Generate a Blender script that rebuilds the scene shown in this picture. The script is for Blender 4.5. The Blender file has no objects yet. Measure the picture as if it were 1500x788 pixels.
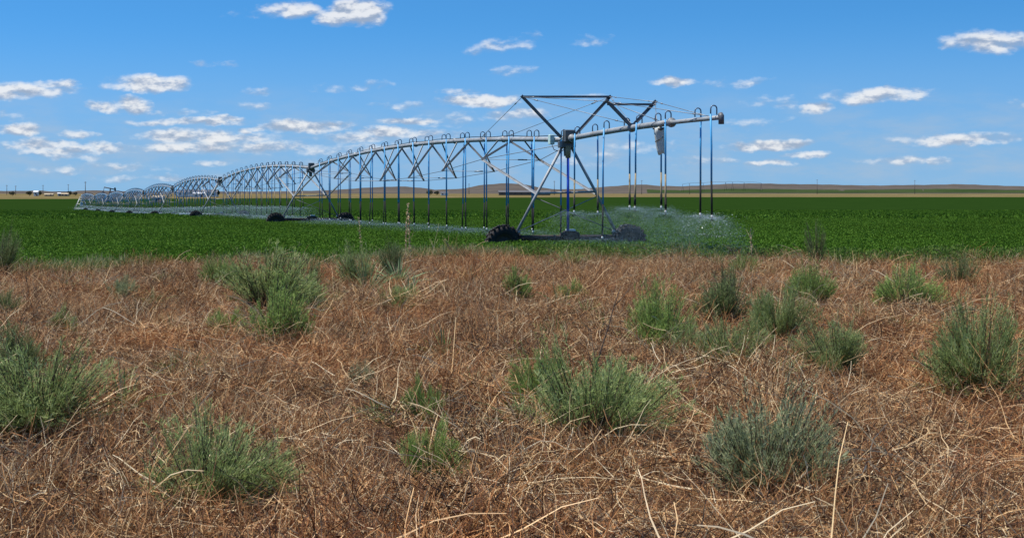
import bpy, math, random
import numpy as np
from mathutils import Vector, Matrix

random.seed(7)
RNG = np.random.default_rng(11)
SC = bpy.context.scene
COL = SC.collection
R = math.radians

# ------------------------------------------------------------------ camera
# photo pixel frame is 1500 x 788; focal length and horizon in those pixels
FPX, CU, HV, ZC = 2000.0, 600.0, 279.0, 2.1
cam_d = bpy.data.cameras.new('camera')
cam = bpy.data.objects.new('camera', cam_d)
COL.objects.link(cam)
cam.location = (0, 0, ZC)
cam.rotation_euler = (R(90), 0, 0)
cam_d.sensor_fit = 'HORIZONTAL'
cam_d.sensor_width = 36.0
cam_d.lens = FPX / 1500 * 36
cam_d.shift_x = (750 - CU) / 1500
cam_d.shift_y = -(394 - HV) / 1500
cam_d.clip_start = 0.1
cam_d.clip_end = 40000
SC.camera = cam

# ------------------------------------------------------------------ light
SUN_EL, SUN_DIR = R(66), Vector((-0.80, -0.05))
sun_d = bpy.data.lights.new('sun', 'SUN')
sun = bpy.data.objects.new('sun', sun_d)
COL.objects.link(sun)
sd = Vector((SUN_DIR.x, SUN_DIR.y, 0)).normalized() * math.cos(SUN_EL) + Vector((0, 0, math.sin(SUN_EL)))
sun.rotation_euler = sd.to_track_quat('Z', 'Y').to_euler()
sun_d.energy = 4.8
sun_d.angle = R(0.53)
sun_d.color = (1.0, 0.955, 0.88)
SC.view_settings.view_transform = 'Standard'
SC.view_settings.look = 'None'
SC.view_settings.exposure = 0.45
SC.view_settings.gamma = 1.0
SC.cycles.transparent_max_bounces = 8
SC.cycles.max_bounces = 4
SC.cycles.diffuse_bounces = 2
SC.cycles.glossy_bounces = 2

# ------------------------------------------------------------------ node helpers
class NT:
    def __init__(s, tree): s.t = tree; s.n = tree.nodes; s.l = tree.links
    def node(s, typ, **kw):
        n = s.n.new(typ)
        for k, v in kw.items(): setattr(n, k, v)
        return n
    def put(s, sock, val):
        if hasattr(val, 'is_output') or isinstance(val, bpy.types.NodeSocket): s.l.new(val, sock)
        else: sock.default_value = val
    def math(s, op, a, b=None, c=None, clamp=False):
        n = s.node('ShaderNodeMath', operation=op, use_clamp=clamp)
        s.put(n.inputs[0], a)
        if b is not None: s.put(n.inputs[1], b)
        if c is not None: s.put(n.inputs[2], c)
        return n.outputs[0]
    def vec(s, op, a, b=None, c=None):
        n = s.node('ShaderNodeVectorMath', operation=op)
        s.put(n.inputs[0], a)
        if b is not None: s.put(n.inputs[1], b)
        if c is not None: s.put(n.inputs[2], c)
        return n.outputs['Value' if op in ('DOT_PRODUCT', 'LENGTH') else 'Vector']
    def comb(s, x, y, z=0.0):
        n = s.node('ShaderNodeCombineXYZ')
        s.put(n.inputs[0], x); s.put(n.inputs[1], y); s.put(n.inputs[2], z)
        return n.outputs[0]
    def sep(s, v):
        n = s.node('ShaderNodeSeparateXYZ'); s.put(n.inputs[0], v); return n.outputs
    def noise(s, vec, scale, detail=4, rough=0.55, out='Fac'):
        n = s.node('ShaderNodeTexNoise')
        s.put(n.inputs['Vector'], vec); n.inputs['Scale'].default_value = scale
        n.inputs['Detail'].default_value = detail; n.inputs['Roughness'].default_value = rough
        return n.outputs[out]
    def ramp(s, fac, stops, interp='LINEAR'):
        n = s.node('ShaderNodeValToRGB'); s.put(n.inputs[0], fac)
        e = n.color_ramp.elements; n.color_ramp.interpolation = interp
        while len(e) < len(stops): e.new(0.5)
        for i, (p, c) in enumerate(stops):
            e[i].position = p; e[i].color = (*c, 1) if len(c) == 3 else c
        return n.outputs[0]
    def mix(s, fac, a, b, blend='MIX'):
        n = s.node('ShaderNodeMix', data_type='RGBA', blend_type=blend)
        s.put(n.inputs[0], fac)
        for i, v in ((6, a), (7, b)):
            if isinstance(v, tuple) and len(v) == 3: v = (*v, 1)
            s.put(n.inputs[i], v)
        return n.outputs[2]
    def maprange(s, v, a, b, c, d, typ='SMOOTHSTEP'):
        n = s.node('ShaderNodeMapRange', interpolation_type=typ)
        for i, x in enumerate((v, a, b, c, d)): s.put(n.inputs[i], x)
        return n.outputs[0]

# ------------------------------------------------------------------ sky with fair-weather clouds
world = bpy.data.worlds.new('World'); SC.world = world; world.use_nodes = True
world.cycles.sampling_method = 'MANUAL'; world.cycles.sample_map_resolution = 256
W = NT(world.node_tree); W.n.clear()
out = W.node('ShaderNodeOutputWorld'); bg = W.node('ShaderNodeBackground')
W.l.new(bg.outputs[0], out.inputs[0]); bg.inputs[1].default_value = 0.13
D = W.node('ShaderNodeTexCoord').outputs['Generated']
dx, dy, dz = W.sep(D)
sky = W.node('ShaderNodeTexSky', sky_type='NISHITA', sun_disc=False)
sky.sun_elevation = SUN_EL
sky.sun_rotation = math.atan2(SUN_DIR.x, SUN_DIR.y)
sky.altitude = 900; sky.air_density = 1.0; sky.dust_density = 0.25; sky.ozone_density = 2.5
# thin clear air: the blue deepens quickly above the horizon
zz = W.math('MULTIPLY_ADD', W.math('MAXIMUM', dz, 0.0), 1.9, 0.13)
W.l.new(W.vec('NORMALIZE', W.comb(dx, dy, zz)), sky.inputs[0])
hs = W.node('ShaderNodeHueSaturation'); hs.inputs['Saturation'].default_value = 1.25
hs.inputs['Value'].default_value = 1.0
W.l.new(sky.outputs[0], hs.inputs['Color'])
skycol = W.mix(1.0, hs.outputs[0], (0.68, 1.02, 1.04), 'MULTIPLY')

az = W.math('ARCTAN2', dx, dy)
hor = W.math('SQRT', W.math('ADD', W.math('MULTIPLY', dx, dx), W.math('MULTIPLY', dy, dy)))
el = W.math('DIVIDE', dz, W.math('MAXIMUM', hor, 0.02))
P0 = W.comb(az, el, 0.0)
nz1 = W.noise(P0, 28, 3, 0.6, 'Color')
nz2 = W.noise(P0, 120, 3, 0.6, 'Color')
P1 = W.vec('MULTIPLY_ADD', W.vec('SUBTRACT', nz1, (0.5, 0.5, 0.5)), (0.030, 0.010, 0), P0)
P1 = W.vec('MULTIPLY_ADD', W.vec('SUBTRACT', nz2, (0.5, 0.5, 0.5)), (0.008, 0.004, 0), P1)
def fbm(p):
    return W.noise(W.vec('MULTIPLY', p, (1.0, 2.0, 1.0)), 60, 5, 0.55)
f0 = fbm(P0)
f1 = fbm(W.vec('ADD', P0, (0.0, 0.0035, 0.0)))
# (u, v, half width, half height, strength): each cloud where it floats
CL = [(528, 16, 46, 24, 1.35), (500, 24, 40, 17, 1.1), (432, 15, 58, 13, .95), (385, 21, 45, 7, .5),
      (222, 121, 62, 15, 1.2), (200, 126, 45, 10, 1.0), (40, 132, 70, 12, 1.05), (75, 125, 35, 9, .85), (10, 138, 34, 9, .9),
      (195, 154, 34, 13, 1.15), (160, 158, 32, 9, .9), (245, 165, 48, 5, .5),
      (27, 191, 32, 11, 1.15), (62, 213, 50, 9, .95), (95, 222, 60, 9, .85), (120, 200, 30, 8, .75), (150, 217, 26, 10, .9), (95, 229, 28, 6, .7),
      (290, 178, 80, 6, .8), (335, 173, 30, 6, .9), (225, 180, 50, 5, .7),
      (440, 187, 72, 10, 1.1), (400, 187, 40, 7, .9), (480, 185, 30, 6, .9),
      (260, 199, 62, 12, 1.05), (330, 201, 72, 11, .85), (360, 190, 12, 6, .9), (290, 215, 95, 10, .8), (385, 215, 80, 9, .7), (205, 217, 30, 7, .6),
      (565, 195, 52, 11, 1.1), (530, 203, 60, 9, .8), (620, 198, 50, 9, .7), (510, 220, 95, 11, .65), (600, 178, 55, 6, .85),
      (700, 147, 68, 11, 1.15), (735, 145, 36, 9, .9), (680, 134, 36, 5, .6), (755, 168, 48, 9, .8), (870, 142, 36, 5, .5),
      (735, 68, 42, 9, .62), (765, 56, 20, 9, .5), (705, 73, 24, 6, .5), (990, 118, 38, 8, 1.05), (1085, 121, 46, 7, .45), (750, 104, 32, 7, .45), (870, 60, 22, 7, .4),
      (1130, 212, 64, 9, 1.05), (1180, 227, 40, 6, .85), (1130, 239, 32, 6, .85), (1065, 235, 16, 5, .6), (1200, 158, 26, 9, .95), (1140, 150, 40, 8, .42), (1105, 178, 34, 8, .42),
      (1010, 236, 48, 7, .6), (940, 215, 45, 9, .6), (870, 235, 70, 8, .5), (130, 232, 30, 5, .5), (255, 260, 50, 6, .65), (175, 263, 35, 6, .5), (90, 250, 40, 7, .45), (190, 245, 45, 6, .5),
      (310, 240, 32, 6, .65), (300, 93, 18, 5, .5), (337, 93, 17, 5, .45), (382, 132, 30, 6, .6), (483, 128, 22, 8, .62), (540, 126, 24, 6, .4), (365, 155, 32, 5, .4), (580, 155, 42, 6, .6), (10, 170, 25, 6, .4),
      (655, 175, 40, 10, .5), (430, 240, 60, 7, .45), (1290, 140, 70, 13, 1.0), (1400, 205, 80, 10, .9), (1450, 60, 60, 17, 1.0), (-160, 90, 80, 16, 1.0), (-120, 190, 90, 11, .9), (1600, 150, 90, 14, .9), (1330, 235, 60, 7, .7)]
acc = None; hgt = None
for (u, v, w, h, s) in CL:
    if s < .7: s *= .62
    k = (u - CU) / FPX; ca = math.atan(k); q = 1 / math.sqrt(1 + k * k)
    ce = (HV - v) / FPX * q; iw = FPX / (w * 1.08); ih = FPX / (h * 1.05)
    qv = W.vec('MULTIPLY_ADD', P1, (iw, ih, 0), (-ca * iw, -ce * ih, 0))
    d2 = W.vec('DOT_PRODUCT', qv, qv)
    val = W.math('MULTIPLY_ADD', d2, -s, s)
    acc = val if acc is None else W.math('MAXIMUM', acc, val)
    vt = W.math('ADD', val, W.vec('DOT_PRODUCT', qv, (0.0, 0.7, 0.0)))
    hgt = vt if hgt is None else W.math('MAXIMUM', hgt, vt)
# the same kind of cloud goes on over the rest of the sky, seen in perspective on one flat layer
lay = W.vec('DIVIDE', D, W.comb(W.math('ADD', dz, 0.12), W.math('ADD', dz, 0.12), 1.0))
lay = W.comb(W.sep(lay)[0], W.sep(lay)[1], 0.0)
gen = W.math('MULTIPLY', W.math('SUBTRACT', W.noise(lay, 2.3, 5, 0.55), 0.60), 5.0)
gen = W.math('MULTIPLY_ADD', W.maprange(dz, 0.13, 0.2, 0.0, 1.0), W.math('ADD', gen, 2.0), -2.0)
acc = W.math('MAXIMUM', acc, -1.0); gacc = W.math('MAXIMUM', gen, -1.0)
# low bank of thin cloud hanging over the whole horizon
veil_n = W.noise(W.vec('MULTIPLY', P0, (1.0, 3.2, 1.0)), 16, 5, 0.6)
veil = W.math('MULTIPLY', W.maprange(veil_n, 0.40, 0.70, 0.0, 0.40), W.math('MULTIPLY', W.maprange(el, 0.0, 0.012, 0.25, 1.0), W.maprange(el, 0.03, 0.085, 1.0, 0.0)))
CS = 5.2
haze = W.maprange(el, 0.0, 0.13, 0.80, 0.0)
base_sky = W.mix(veil, W.mix(haze, skycol, (1.45, 2.45, 3.75)), (0.50 * CS, 0.58 * CS, 0.68 * CS))
def clouded(a, socket, top=None):
    dens = W.math('ADD', a, W.math('MULTIPLY', W.math('SUBTRACT', f0, 0.53), 2.0))
    mask = W.maprange(dens, -0.18, 1.0, 0.0, 0.86)
    lit = W.math('ADD', W.math('MULTIPLY', W.math('SUBTRACT', f0, f1), 4.2), W.math('MULTIPLY_ADD', dens, 0.22, 0.46) if top is None else W.math('ADD', W.math('MULTIPLY_ADD', dens, 0.24, 0.40), W.math('MULTIPLY', W.math('SUBTRACT', top, a), 0.55)), clamp=True)
    cc = W.ramp(lit, [(0.0, (0.40, 0.47, 0.59)), (0.40, (0.58, 0.63, 0.73)), (0.75, (0.86, 0.87, 0.89)), (1.0, (0.98, 0.98, 0.98))])
    cc = W.vec('SCALE', cc); cc.node.inputs[3].default_value = CS
    W.l.new(W.mix(mask, base_sky, cc), socket)
clouded(gacc, bg.inputs[0])
bg2 = W.node('ShaderNodeBackground'); bg2.inputs[1].default_value = bg.inputs[1].default_value
clouded(acc, bg2.inputs[0], W.math('MAXIMUM', hgt, -1.0))
low = W.math('MULTIPLY', W.maprange(W.math('ABSOLUTE', az), 0.56, 0.64, 1.0, 0.0), W.maprange(el, 0.16, 0.20, 1.0, 0.0))
mxw = W.node('ShaderNodeMixShader'); W.l.new(low, mxw.inputs[0]); W.l.new(bg.outputs[0], mxw.inputs[1]); W.l.new(bg2.outputs[0], mxw.inputs[2])
W.l.new(mxw.outputs[0], out.inputs[0])

# ------------------------------------------------------------------ materials
def new_mat(name):
    m = bpy.data.materials.new(name); m.use_nodes = True
    nt = NT(m.node_tree); b = m.node_tree.nodes['Principled BSDF']
    return m, nt, b
def simple(name, col, rough=0.6, metal=0.0, var=0.25, scale=6.0, bump=0.0, dirt=None):
    m, nt, b = new_mat(name)
    pos = nt.node('ShaderNodeNewGeometry').outputs['Position']
    n = nt.noise(pos, scale, 5, 0.6)
    lo = tuple(c * (1 - var) for c in col); hi = tuple(min(1, c * (1 + var)) for c in col)
    c = nt.ramp(n, [(0.3, lo), (0.7, hi)])
    if dirt: c = nt.mix(nt.maprange(nt.noise(pos, scale * 2.3, 6, 0.7), 0.5, 0.68, 0, 0.8), c, dirt)
    nt.l.new(c, b.inputs['Base Color'])
    b.inputs['Roughness'].default_value = rough; b.inputs['Metallic'].default_value = metal
    if bump:
        bn = nt.node('ShaderNodeBump'); bn.inputs['Strength'].default_value = bump
        nt.l.new(nt.noise(pos, scale * 8, 5, 0.7), bn.inputs['Height']); nt.l.new(bn.outputs[0], b.inputs['Normal'])
    return m
def shade_mat(name, stops, rough=0.7, transl=0.0, big=None, spec=0.3):
    """plant matter: each blade takes its own colour from its 'shade' value; big = (scale, colour, amount) for patches"""
    m, nt, b = new_mat(name)
    a = nt.node('ShaderNodeAttribute', attribute_name='shade').outputs['Fac']
    c = nt.ramp(a, stops)
    pos = nt.node('ShaderNodeNewGeometry').outputs['Position']
    for (sc, colr, lo, hi, amt) in (big or []):
        c = nt.mix(nt.maprange(nt.noise(pos, sc, 3, 0.6), lo, hi, 0, amt), c, colr, 'MULTIPLY')
    nt.l.new(c, b.inputs['Base Color']); b.inputs['Roughness'].default_value = rough
    b.inputs['Specular IOR Level'].default_value = spec
    if transl:
        t = nt.node('ShaderNodeBsdfTranslucent'); nt.l.new(c, t.inputs[0])
        mx = nt.node('ShaderNodeMixShader'); mx.inputs[0].default_value = transl
        o = nt.n['Material Output']
        nt.l.new(b.outputs[0], mx.inputs[1]); nt.l.new(t.outputs[0], mx.inputs[2]); nt.l.new(mx.outputs[0], o.inputs[0])
    return m

M = {}
M['galv'] = simple('galvanized_steel', (0.29, 0.30, 0.305), 0.6, 0.25, 0.22, 1.6, 0.05, (0.20, 0.17, 0.145))
M['galv_old_shaded'] = simple('weathered_and_shaded_steel', (0.12, 0.125, 0.135), 0.55, 0.3, 0.25, 4.0, 0.05, (0.09, 0.075, 0.06))  # weathered steel; its dark tone also paints the shade on near truss arms
M['strut'] = simple('sunlit_strut_steel', (0.24, 0.245, 0.25), 0.6, 0.15, 0.2, 4.0, 0.05, (0.17, 0.15, 0.13))  # paler tone that paints sunlight onto the far truss arms
M['rod'] = simple('truss_rod_steel', (0.22, 0.23, 0.24), 0.5, 0.5)
M['beam'] = simple('muddy_beam_steel', (0.045, 0.03, 0.022), 0.9, 0.0, 0.4, 5.0, 0.1, (0.085, 0.055, 0.038))
M['hose'] = simple('blue_drop_hose', (0.05, 0.32, 0.62), 0.5, 0.0, 0.2, 2.0)
M['hose_deep'] = simple('deep_blue_drop_hose', (0.02, 0.07, 0.46), 0.4, 0.0, 0.2, 2.0)
M['neck'] = simple('gooseneck_pipe', (0.10, 0.15, 0.22), 0.45, 0.3, 0.2)
M['black'] = simple('black_rubber_hose', (0.012, 0.012, 0.013), 0.95)
M['tan_hose'] = simple('sun_bleached_tan_hose', (0.27, 0.21, 0.12), 0.7)
M['white'] = simple('white_plastic', (0.62, 0.62, 0.58), 0.4, 0, 0.08)
M['tyre'] = simple('muddy_tyre_rubber', (0.014, 0.012, 0.012), 0.9, 0, 0.4, 8, 0.6, (0.035, 0.026, 0.02))
M['rim'] = simple('mud_stained_rim', (0.045, 0.036, 0.03), 0.85, 0.0, 0.4, 9)
M['box'] = simple('dark_grey_box_steel', (0.09, 0.095, 0.10), 0.5, 0.2)
M['greenbox'] = simple('pale_green_box', (0.45, 0.60, 0.56), 0.5)
M['sheet'] = simple('grubby_pale_sheet', (0.58, 0.58, 0.52), 0.55, 0, 0.15, 9, 0.1, (0.42, 0.40, 0.33))
M['strap'] = simple('dark_strap', (0.05, 0.05, 0.045), 0.7)
M['ladder'] = simple('pale_pivot_steel', (0.55, 0.54, 0.48), 0.5, 0.2)
M['jack'] = simple('dark_pump_paint', (0.03, 0.032, 0.04), 0.6)
M['pole'] = simple('weathered_pole_wood', (0.10, 0.085, 0.075), 0.9)
M['wall_w'] = simple('pale_wall', (0.70, 0.69, 0.66), 0.8, 0, 0.05, 0.2)
M['wall_t'] = simple('tan_wall', (0.46, 0.37, 0.24), 0.8, 0, 0.1, 0.2)
M['roof_d'] = simple('dark_roof', (0.09, 0.085, 0.09), 0.7, 0, 0.1, 0.2)
M['roof_w'] = simple('pale_metal_roof', (0.62, 0.62, 0.62), 0.5, 0.1, 0.1, 0.2)
M['glass'] = simple('dark_window', (0.03, 0.035, 0.045), 0.2)
M['bark'] = simple('grey_brown_bark', (0.11, 0.085, 0.065), 0.9)
M['far_leaf'] = shade_mat('far_tree_leaf', [(0, (0.02, 0.028, 0.016)), (1, (0.07, 0.075, 0.04))], 0.8)
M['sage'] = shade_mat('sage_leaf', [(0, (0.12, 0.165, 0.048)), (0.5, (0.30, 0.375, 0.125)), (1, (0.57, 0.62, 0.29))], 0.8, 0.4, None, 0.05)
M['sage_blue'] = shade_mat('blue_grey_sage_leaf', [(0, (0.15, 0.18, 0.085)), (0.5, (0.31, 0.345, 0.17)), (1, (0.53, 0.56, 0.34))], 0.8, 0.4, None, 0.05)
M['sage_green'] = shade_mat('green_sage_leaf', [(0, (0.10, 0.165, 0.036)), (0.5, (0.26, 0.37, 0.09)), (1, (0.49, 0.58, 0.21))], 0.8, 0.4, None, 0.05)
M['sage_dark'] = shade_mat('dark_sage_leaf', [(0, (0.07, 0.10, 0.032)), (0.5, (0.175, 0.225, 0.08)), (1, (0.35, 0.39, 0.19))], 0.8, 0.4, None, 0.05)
M['twig'] = shade_mat('dark_twig', [(0, (0.035, 0.025, 0.02)), (1, (0.12, 0.085, 0.06))], 0.85)
M['straw'] = shade_mat('pale_straw', [(0, (0.30, 0.21, 0.11)), (1, (0.62, 0.49, 0.30))], 0.7, 0.15)
M['weed'] = shade_mat('dead_weed_stem', [(0, (0.026, 0.016, 0.011)), (0.2, (0.10, 0.040, 0.018)), (0.45, (0.31, 0.135, 0.048)), (0.68, (0.50, 0.27, 0.108)), (0.85, (0.70, 0.49, 0.25)), (1, (0.76, 0.63, 0.42))], 0.75, 0.15,
                      [(0.35, (0.68, 0.70, 0.74), 0.54, 0.68, 0.75), (0.22, (1.1, 0.82, 0.60), 0.48, 0.62, 0.7), (1.3, (0.50, 0.46, 0.45), 0.52, 0.68, 0.8)])
M['crop'] = shade_mat('crop_leaf', [(0, (0.030, 0.072, 0.007)), (0.5, (0.074, 0.16, 0.015)), (1, (0.145, 0.255, 0.035))], 0.55, 0.3,
                      [(0.05, (0.78, 0.80, 0.75), 0.45, 0.6, 0.8), (0.6, (0.80, 0.82, 0.8), 0.45, 0.6, 0.7)], 0.04)
M['edge'] = shade_mat('edge_grass_blade', [(0, (0.05, 0.11, 0.02)), (0.5, (0.13, 0.20, 0.045)), (0.8, (0.30, 0.27, 0.11)), (1, (0.46, 0.38, 0.20))], 0.65, 0.3)
M['rank'] = shade_mat('rank_weed_leaf', [(0, (0.035, 0.075, 0.012)), (0.6, (0.10, 0.17, 0.032)), (0.9, (0.20, 0.25, 0.07)), (1, (0.36, 0.32, 0.14))], 0.7, 0.3, None, 0.05)
M['yucca'] = shade_mat('pale_green_blade', [(0, (0.12, 0.19, 0.07)), (0.7, (0.25, 0.33, 0.15)), (1, (0.48, 0.44, 0.25))], 0.6, 0.25)

def ground_mat(name, stops, scale, bump_scale, bump=0.4, stretch=(1, 1, 0)):
    m, nt, b = new_mat(name)
    pos = nt.node('ShaderNodeNewGeometry').outputs['Position']
    p2 = nt.vec('MULTIPLY', pos, stretch)
    n = nt.math('ADD', nt.math('MULTIPLY', nt.noise(p2, scale, 6, 0.65), 0.6), nt.math('MULTIPLY', nt.noise(p2, scale * 9, 5, 0.7), 0.4))
    nt.l.new(nt.ramp(n, stops), b.inputs['Base Color'])
    b.inputs['Roughness'].default_value = 0.95; b.inputs['Specular IOR Level'].default_value = 0.0
    bn = nt.node('ShaderNodeBump'); bn.inputs['Strength'].default_value = bump; bn.inputs['Distance'].default_value = 0.05
    nt.l.new(nt.noise(p2, bump_scale, 6, 0.7), bn.inputs['Height']); nt.l.new(bn.outputs[0], b.inputs['Normal'])
    return m
M['soil'] = ground_mat('weedy_soil', [(0.3, (0.045, 0.026, 0.018)), (0.5, (0.09, 0.052, 0.034)), (0.7, (0.15, 0.095, 0.062))], 1.5, 30, 0.8)
M['field'] = ground_mat('green_crop_canopy', [(0.35, (0.011, 0.028, 0.005)), (0.5, (0.0145, 0.035, 0.006)), (0.65, (0.018, 0.041, 0.007))], 0.08, 3.0, 0.8)
M['dry'] = ground_mat('dry_grass_land', [(0.40, (0.085, 0.075, 0.030)), (0.47, (0.155, 0.108, 0.052)), (0.52, (0.11, 0.10, 0.038)), (0.58, (0.19, 0.13, 0.07)), (0.66, (0.25, 0.20, 0.115))], 0.012, 0.2, 0.4, (1, .55, 0))
M['hill'] = ground_mat('scrubby_hill', [(0.36, (0.055, 0.052, 0.048)), (0.5, (0.085, 0.072, 0.062)), (0.64, (0.125, 0.102, 0.080))], 0.008, 0.05)
M['farfield'] = ground_mat('far_green_crop', [(0.42, (0.024, 0.042, 0.014)), (0.58, (0.045, 0.062, 0.024))], 0.008, 0.05)

# ------------------------------------------------------------------ mesh helpers
def link(name, me, mats, parent=None, loc=None):
    o = bpy.data.objects.new(name, me); COL.objects.link(o)
    for m in (mats if isinstance(mats, (list, tuple)) else [mats]):
        if me is not None and me.materials.get(m.name) is None: me.materials.append(m)
    if loc is not None: o.location = loc
    if parent is not None: adopt(o, parent)
    return o
def world_loc(o):
    v = Vector(o.location)
    return v + world_loc(o.parent) if o.parent and not o.get('_inv') else v
ROOTS = {}
def adopt(o, parent):
    """parts are modelled in world space; the parent keeps its own place"""
    o.parent = parent
    o.matrix_parent_inverse = Matrix.Translation(-ROOTS.get(parent.name, Vector((0, 0, 0))))
    ROOTS[o.name] = Vector((0, 0, 0))
def thing(name, label, cat, loc, group=None):
    o = bpy.data.objects.new(name, None); COL.objects.link(o); o.location = loc
    o.empty_display_size = 0.3
    ROOTS[o.name] = Vector(loc)
    o['label'] = label; o['category'] = cat
    if group: o['group'] = group
    return o
def kind(o, k, label=None, cat=None):
    o['kind'] = k
    if label: o['label'] = label
    if cat: o['category'] = cat
    return o

class MB:
    def __init__(s): s.v = []; s.f = []; s.mi = []; s.smooth = []
    def add(s, vs, fs, mi=0, sm=False):
        b = len(s.v); s.v += [tuple(x) for x in vs]
        for f in fs: s.f.append(tuple(b + i for i in f)); s.mi.append(mi); s.smooth.append(sm)
    def path(s, pts, r, n=6, mi=0, caps=True, sm=True):
        pts = [Vector(p) for p in pts]; k = len(pts)
        rs = r if isinstance(r, (list, tuple)) else [r] * k
        vs = []; fs = []
        t0 = (pts[1] - pts[0]).normalized()
        up = Vector((0, 0, 1)) if abs(t0.z) < 0.95 else Vector((0, 1, 0))
        a = t0.cross(up).normalized()
        for i, p in enumerate(pts):
            t = (pts[min(i + 1, k - 1)] - pts[max(i - 1, 0)]).normalized()
            a = (a - t * a.dot(t)).normalized(); b = t.cross(a)
            for j in range(n):
                an = 2 * math.pi * j / n
                vs.append(p + (a * math.cos(an) + b * math.sin(an)) * rs[i])
        for i in range(k - 1):
            for j in range(n):
                j2 = (j + 1) % n
                fs.append((i * n + j, i * n + j2, (i + 1) * n + j2, (i + 1) * n + j))
        if caps:
            fs.append(tuple(range(n - 1, -1, -1))); fs.append(tuple((k - 1) * n + j for j in range(n)))
        s.add(vs, fs, mi, sm); return s
    def angle(s, p0, p1, w, mi=0):
        """L-section steel bar"""
        p0 = Vector(p0); p1 = Vector(p1); t = (p1 - p0).normalized()
        up = Vector((0, 0, 1)) if abs(t.z) < 0.95 else Vector((1, 0, 0))
        a = t.cross(up).normalized(); b = a.cross(t)
        th = w * 0.18
        prof = [(-w / 2, -w / 2), (w / 2, -w / 2), (w / 2, -w / 2 + th), (-w / 2 + th, -w / 2 + th), (-w / 2 + th, w / 2), (-w / 2, w / 2)]
        vs = [p + a * x + b * y for p in (p0, p1) for x, y in prof]
        n = 6
        fs = [(j, (j + 1) % n, n + (j + 1) % n, n + j) for j in range(n)] + [tuple(range(n - 1, -1, -1)), tuple(range(n, 2 * n))]
        s.add(vs, fs, mi); return s
    def box(s, c, size, ax=None, mi=0):
        c = Vector(c); X, Y, Z = ax or (Vector((1, 0, 0)), Vector((0, 1, 0)), Vector((0, 0, 1)))
        hx, hy, hz = [q / 2 for q in size]
        be = min(size) * 0.1
        vs = []
        for sz, ins in ((-hz, be), (-hz + be, 0), (hz - be, 0), (hz, be)):
            for sx, sy in ((-1, -1), (1, -1), (1, 1), (-1, 1)):
                vs.append(c + X * sx * (hx - ins) + Y * sy * (hy - ins) + Z * sz)
        fs = [(3, 2, 1, 0), (12, 13, 14, 15)]
        for l in range(3):
            for j in range(4): fs.append((l * 4 + j, l * 4 + (j + 1) % 4, l * 4 + 4 + (j + 1) % 4, l * 4 + 4 + j))
        s.add(vs, fs, mi); return s
    def mesh(s, name):
        me = bpy.data.meshes.new(name); me.from_pydata(s.v, [], s.f)
        me.polygons.foreach_set('material_index', s.mi); me.polygons.foreach_set('use_smooth', s.smooth)
        me.update(); return me
    def build(s, name, mats, parent=None, loc=None): return link(name, s.mesh(name), mats, parent, loc)

# ribbons: (n, k+1, 3) centre lines -> flat blades
def ribbons(P, Wd, shade, rng):
    n, k1, _ = P.shape
    T = np.gradient(P, axis=1); T /= np.linalg.norm(T, axis=2, keepdims=True) + 1e-9
    rv = rng.normal(size=(n, 1, 3)); side = np.cross(T, rv); side /= np.linalg.norm(side, axis=2, keepdims=True) + 1e-9
    A = P - side * Wd[..., None] / 2; B = P + side * Wd[..., None] / 2
    V = np.stack([A, B], axis=2).reshape(-1, 3)
    base = (np.arange(n) * k1 * 2)[:, None] + (np.arange(k1 - 1) * 2)[None, :]
    F = np.stack([base, base + 1, base + 3, base + 2], axis=-1).reshape(-1, 4)
    S = np.repeat(shade, k1 * 2)
    return V, F, S
def np_mesh(name, parts):
    """parts: list of (V, F, S, material index)"""
    V = np.concatenate([p[0] for p in parts]); S = np.concatenate([p[2] for p in parts])
    off = 0; Fs = []; mi = []
    for p in parts:
        Fs.append(p[1] + off); off += len(p[0]); mi.append(np.full(len(p[1]), p[3], dtype=np.int32))
    F = np.concatenate(Fs); mi = np.concatenate(mi); q = F.shape[1]
    me = bpy.data.meshes.new(name)
    me.vertices.add(len(V)); me.vertices.foreach_set('co', V.astype(np.float32).ravel())
    me.loops.add(F.size); me.loops.foreach_set('vertex_index', F.astype(np.int32).ravel())
    me.polygons.add(len(F)); me.polygons.foreach_set('loop_start', np.arange(0, F.size, q, dtype=np.int32))
    me.polygons.foreach_set('material_index', mi)
    at = me.attributes.new('shade', 'FLOAT', 'POINT'); at.data.foreach_set('value', S.astype(np.float32))
    me.update(calc_edges=True); return me

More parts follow.
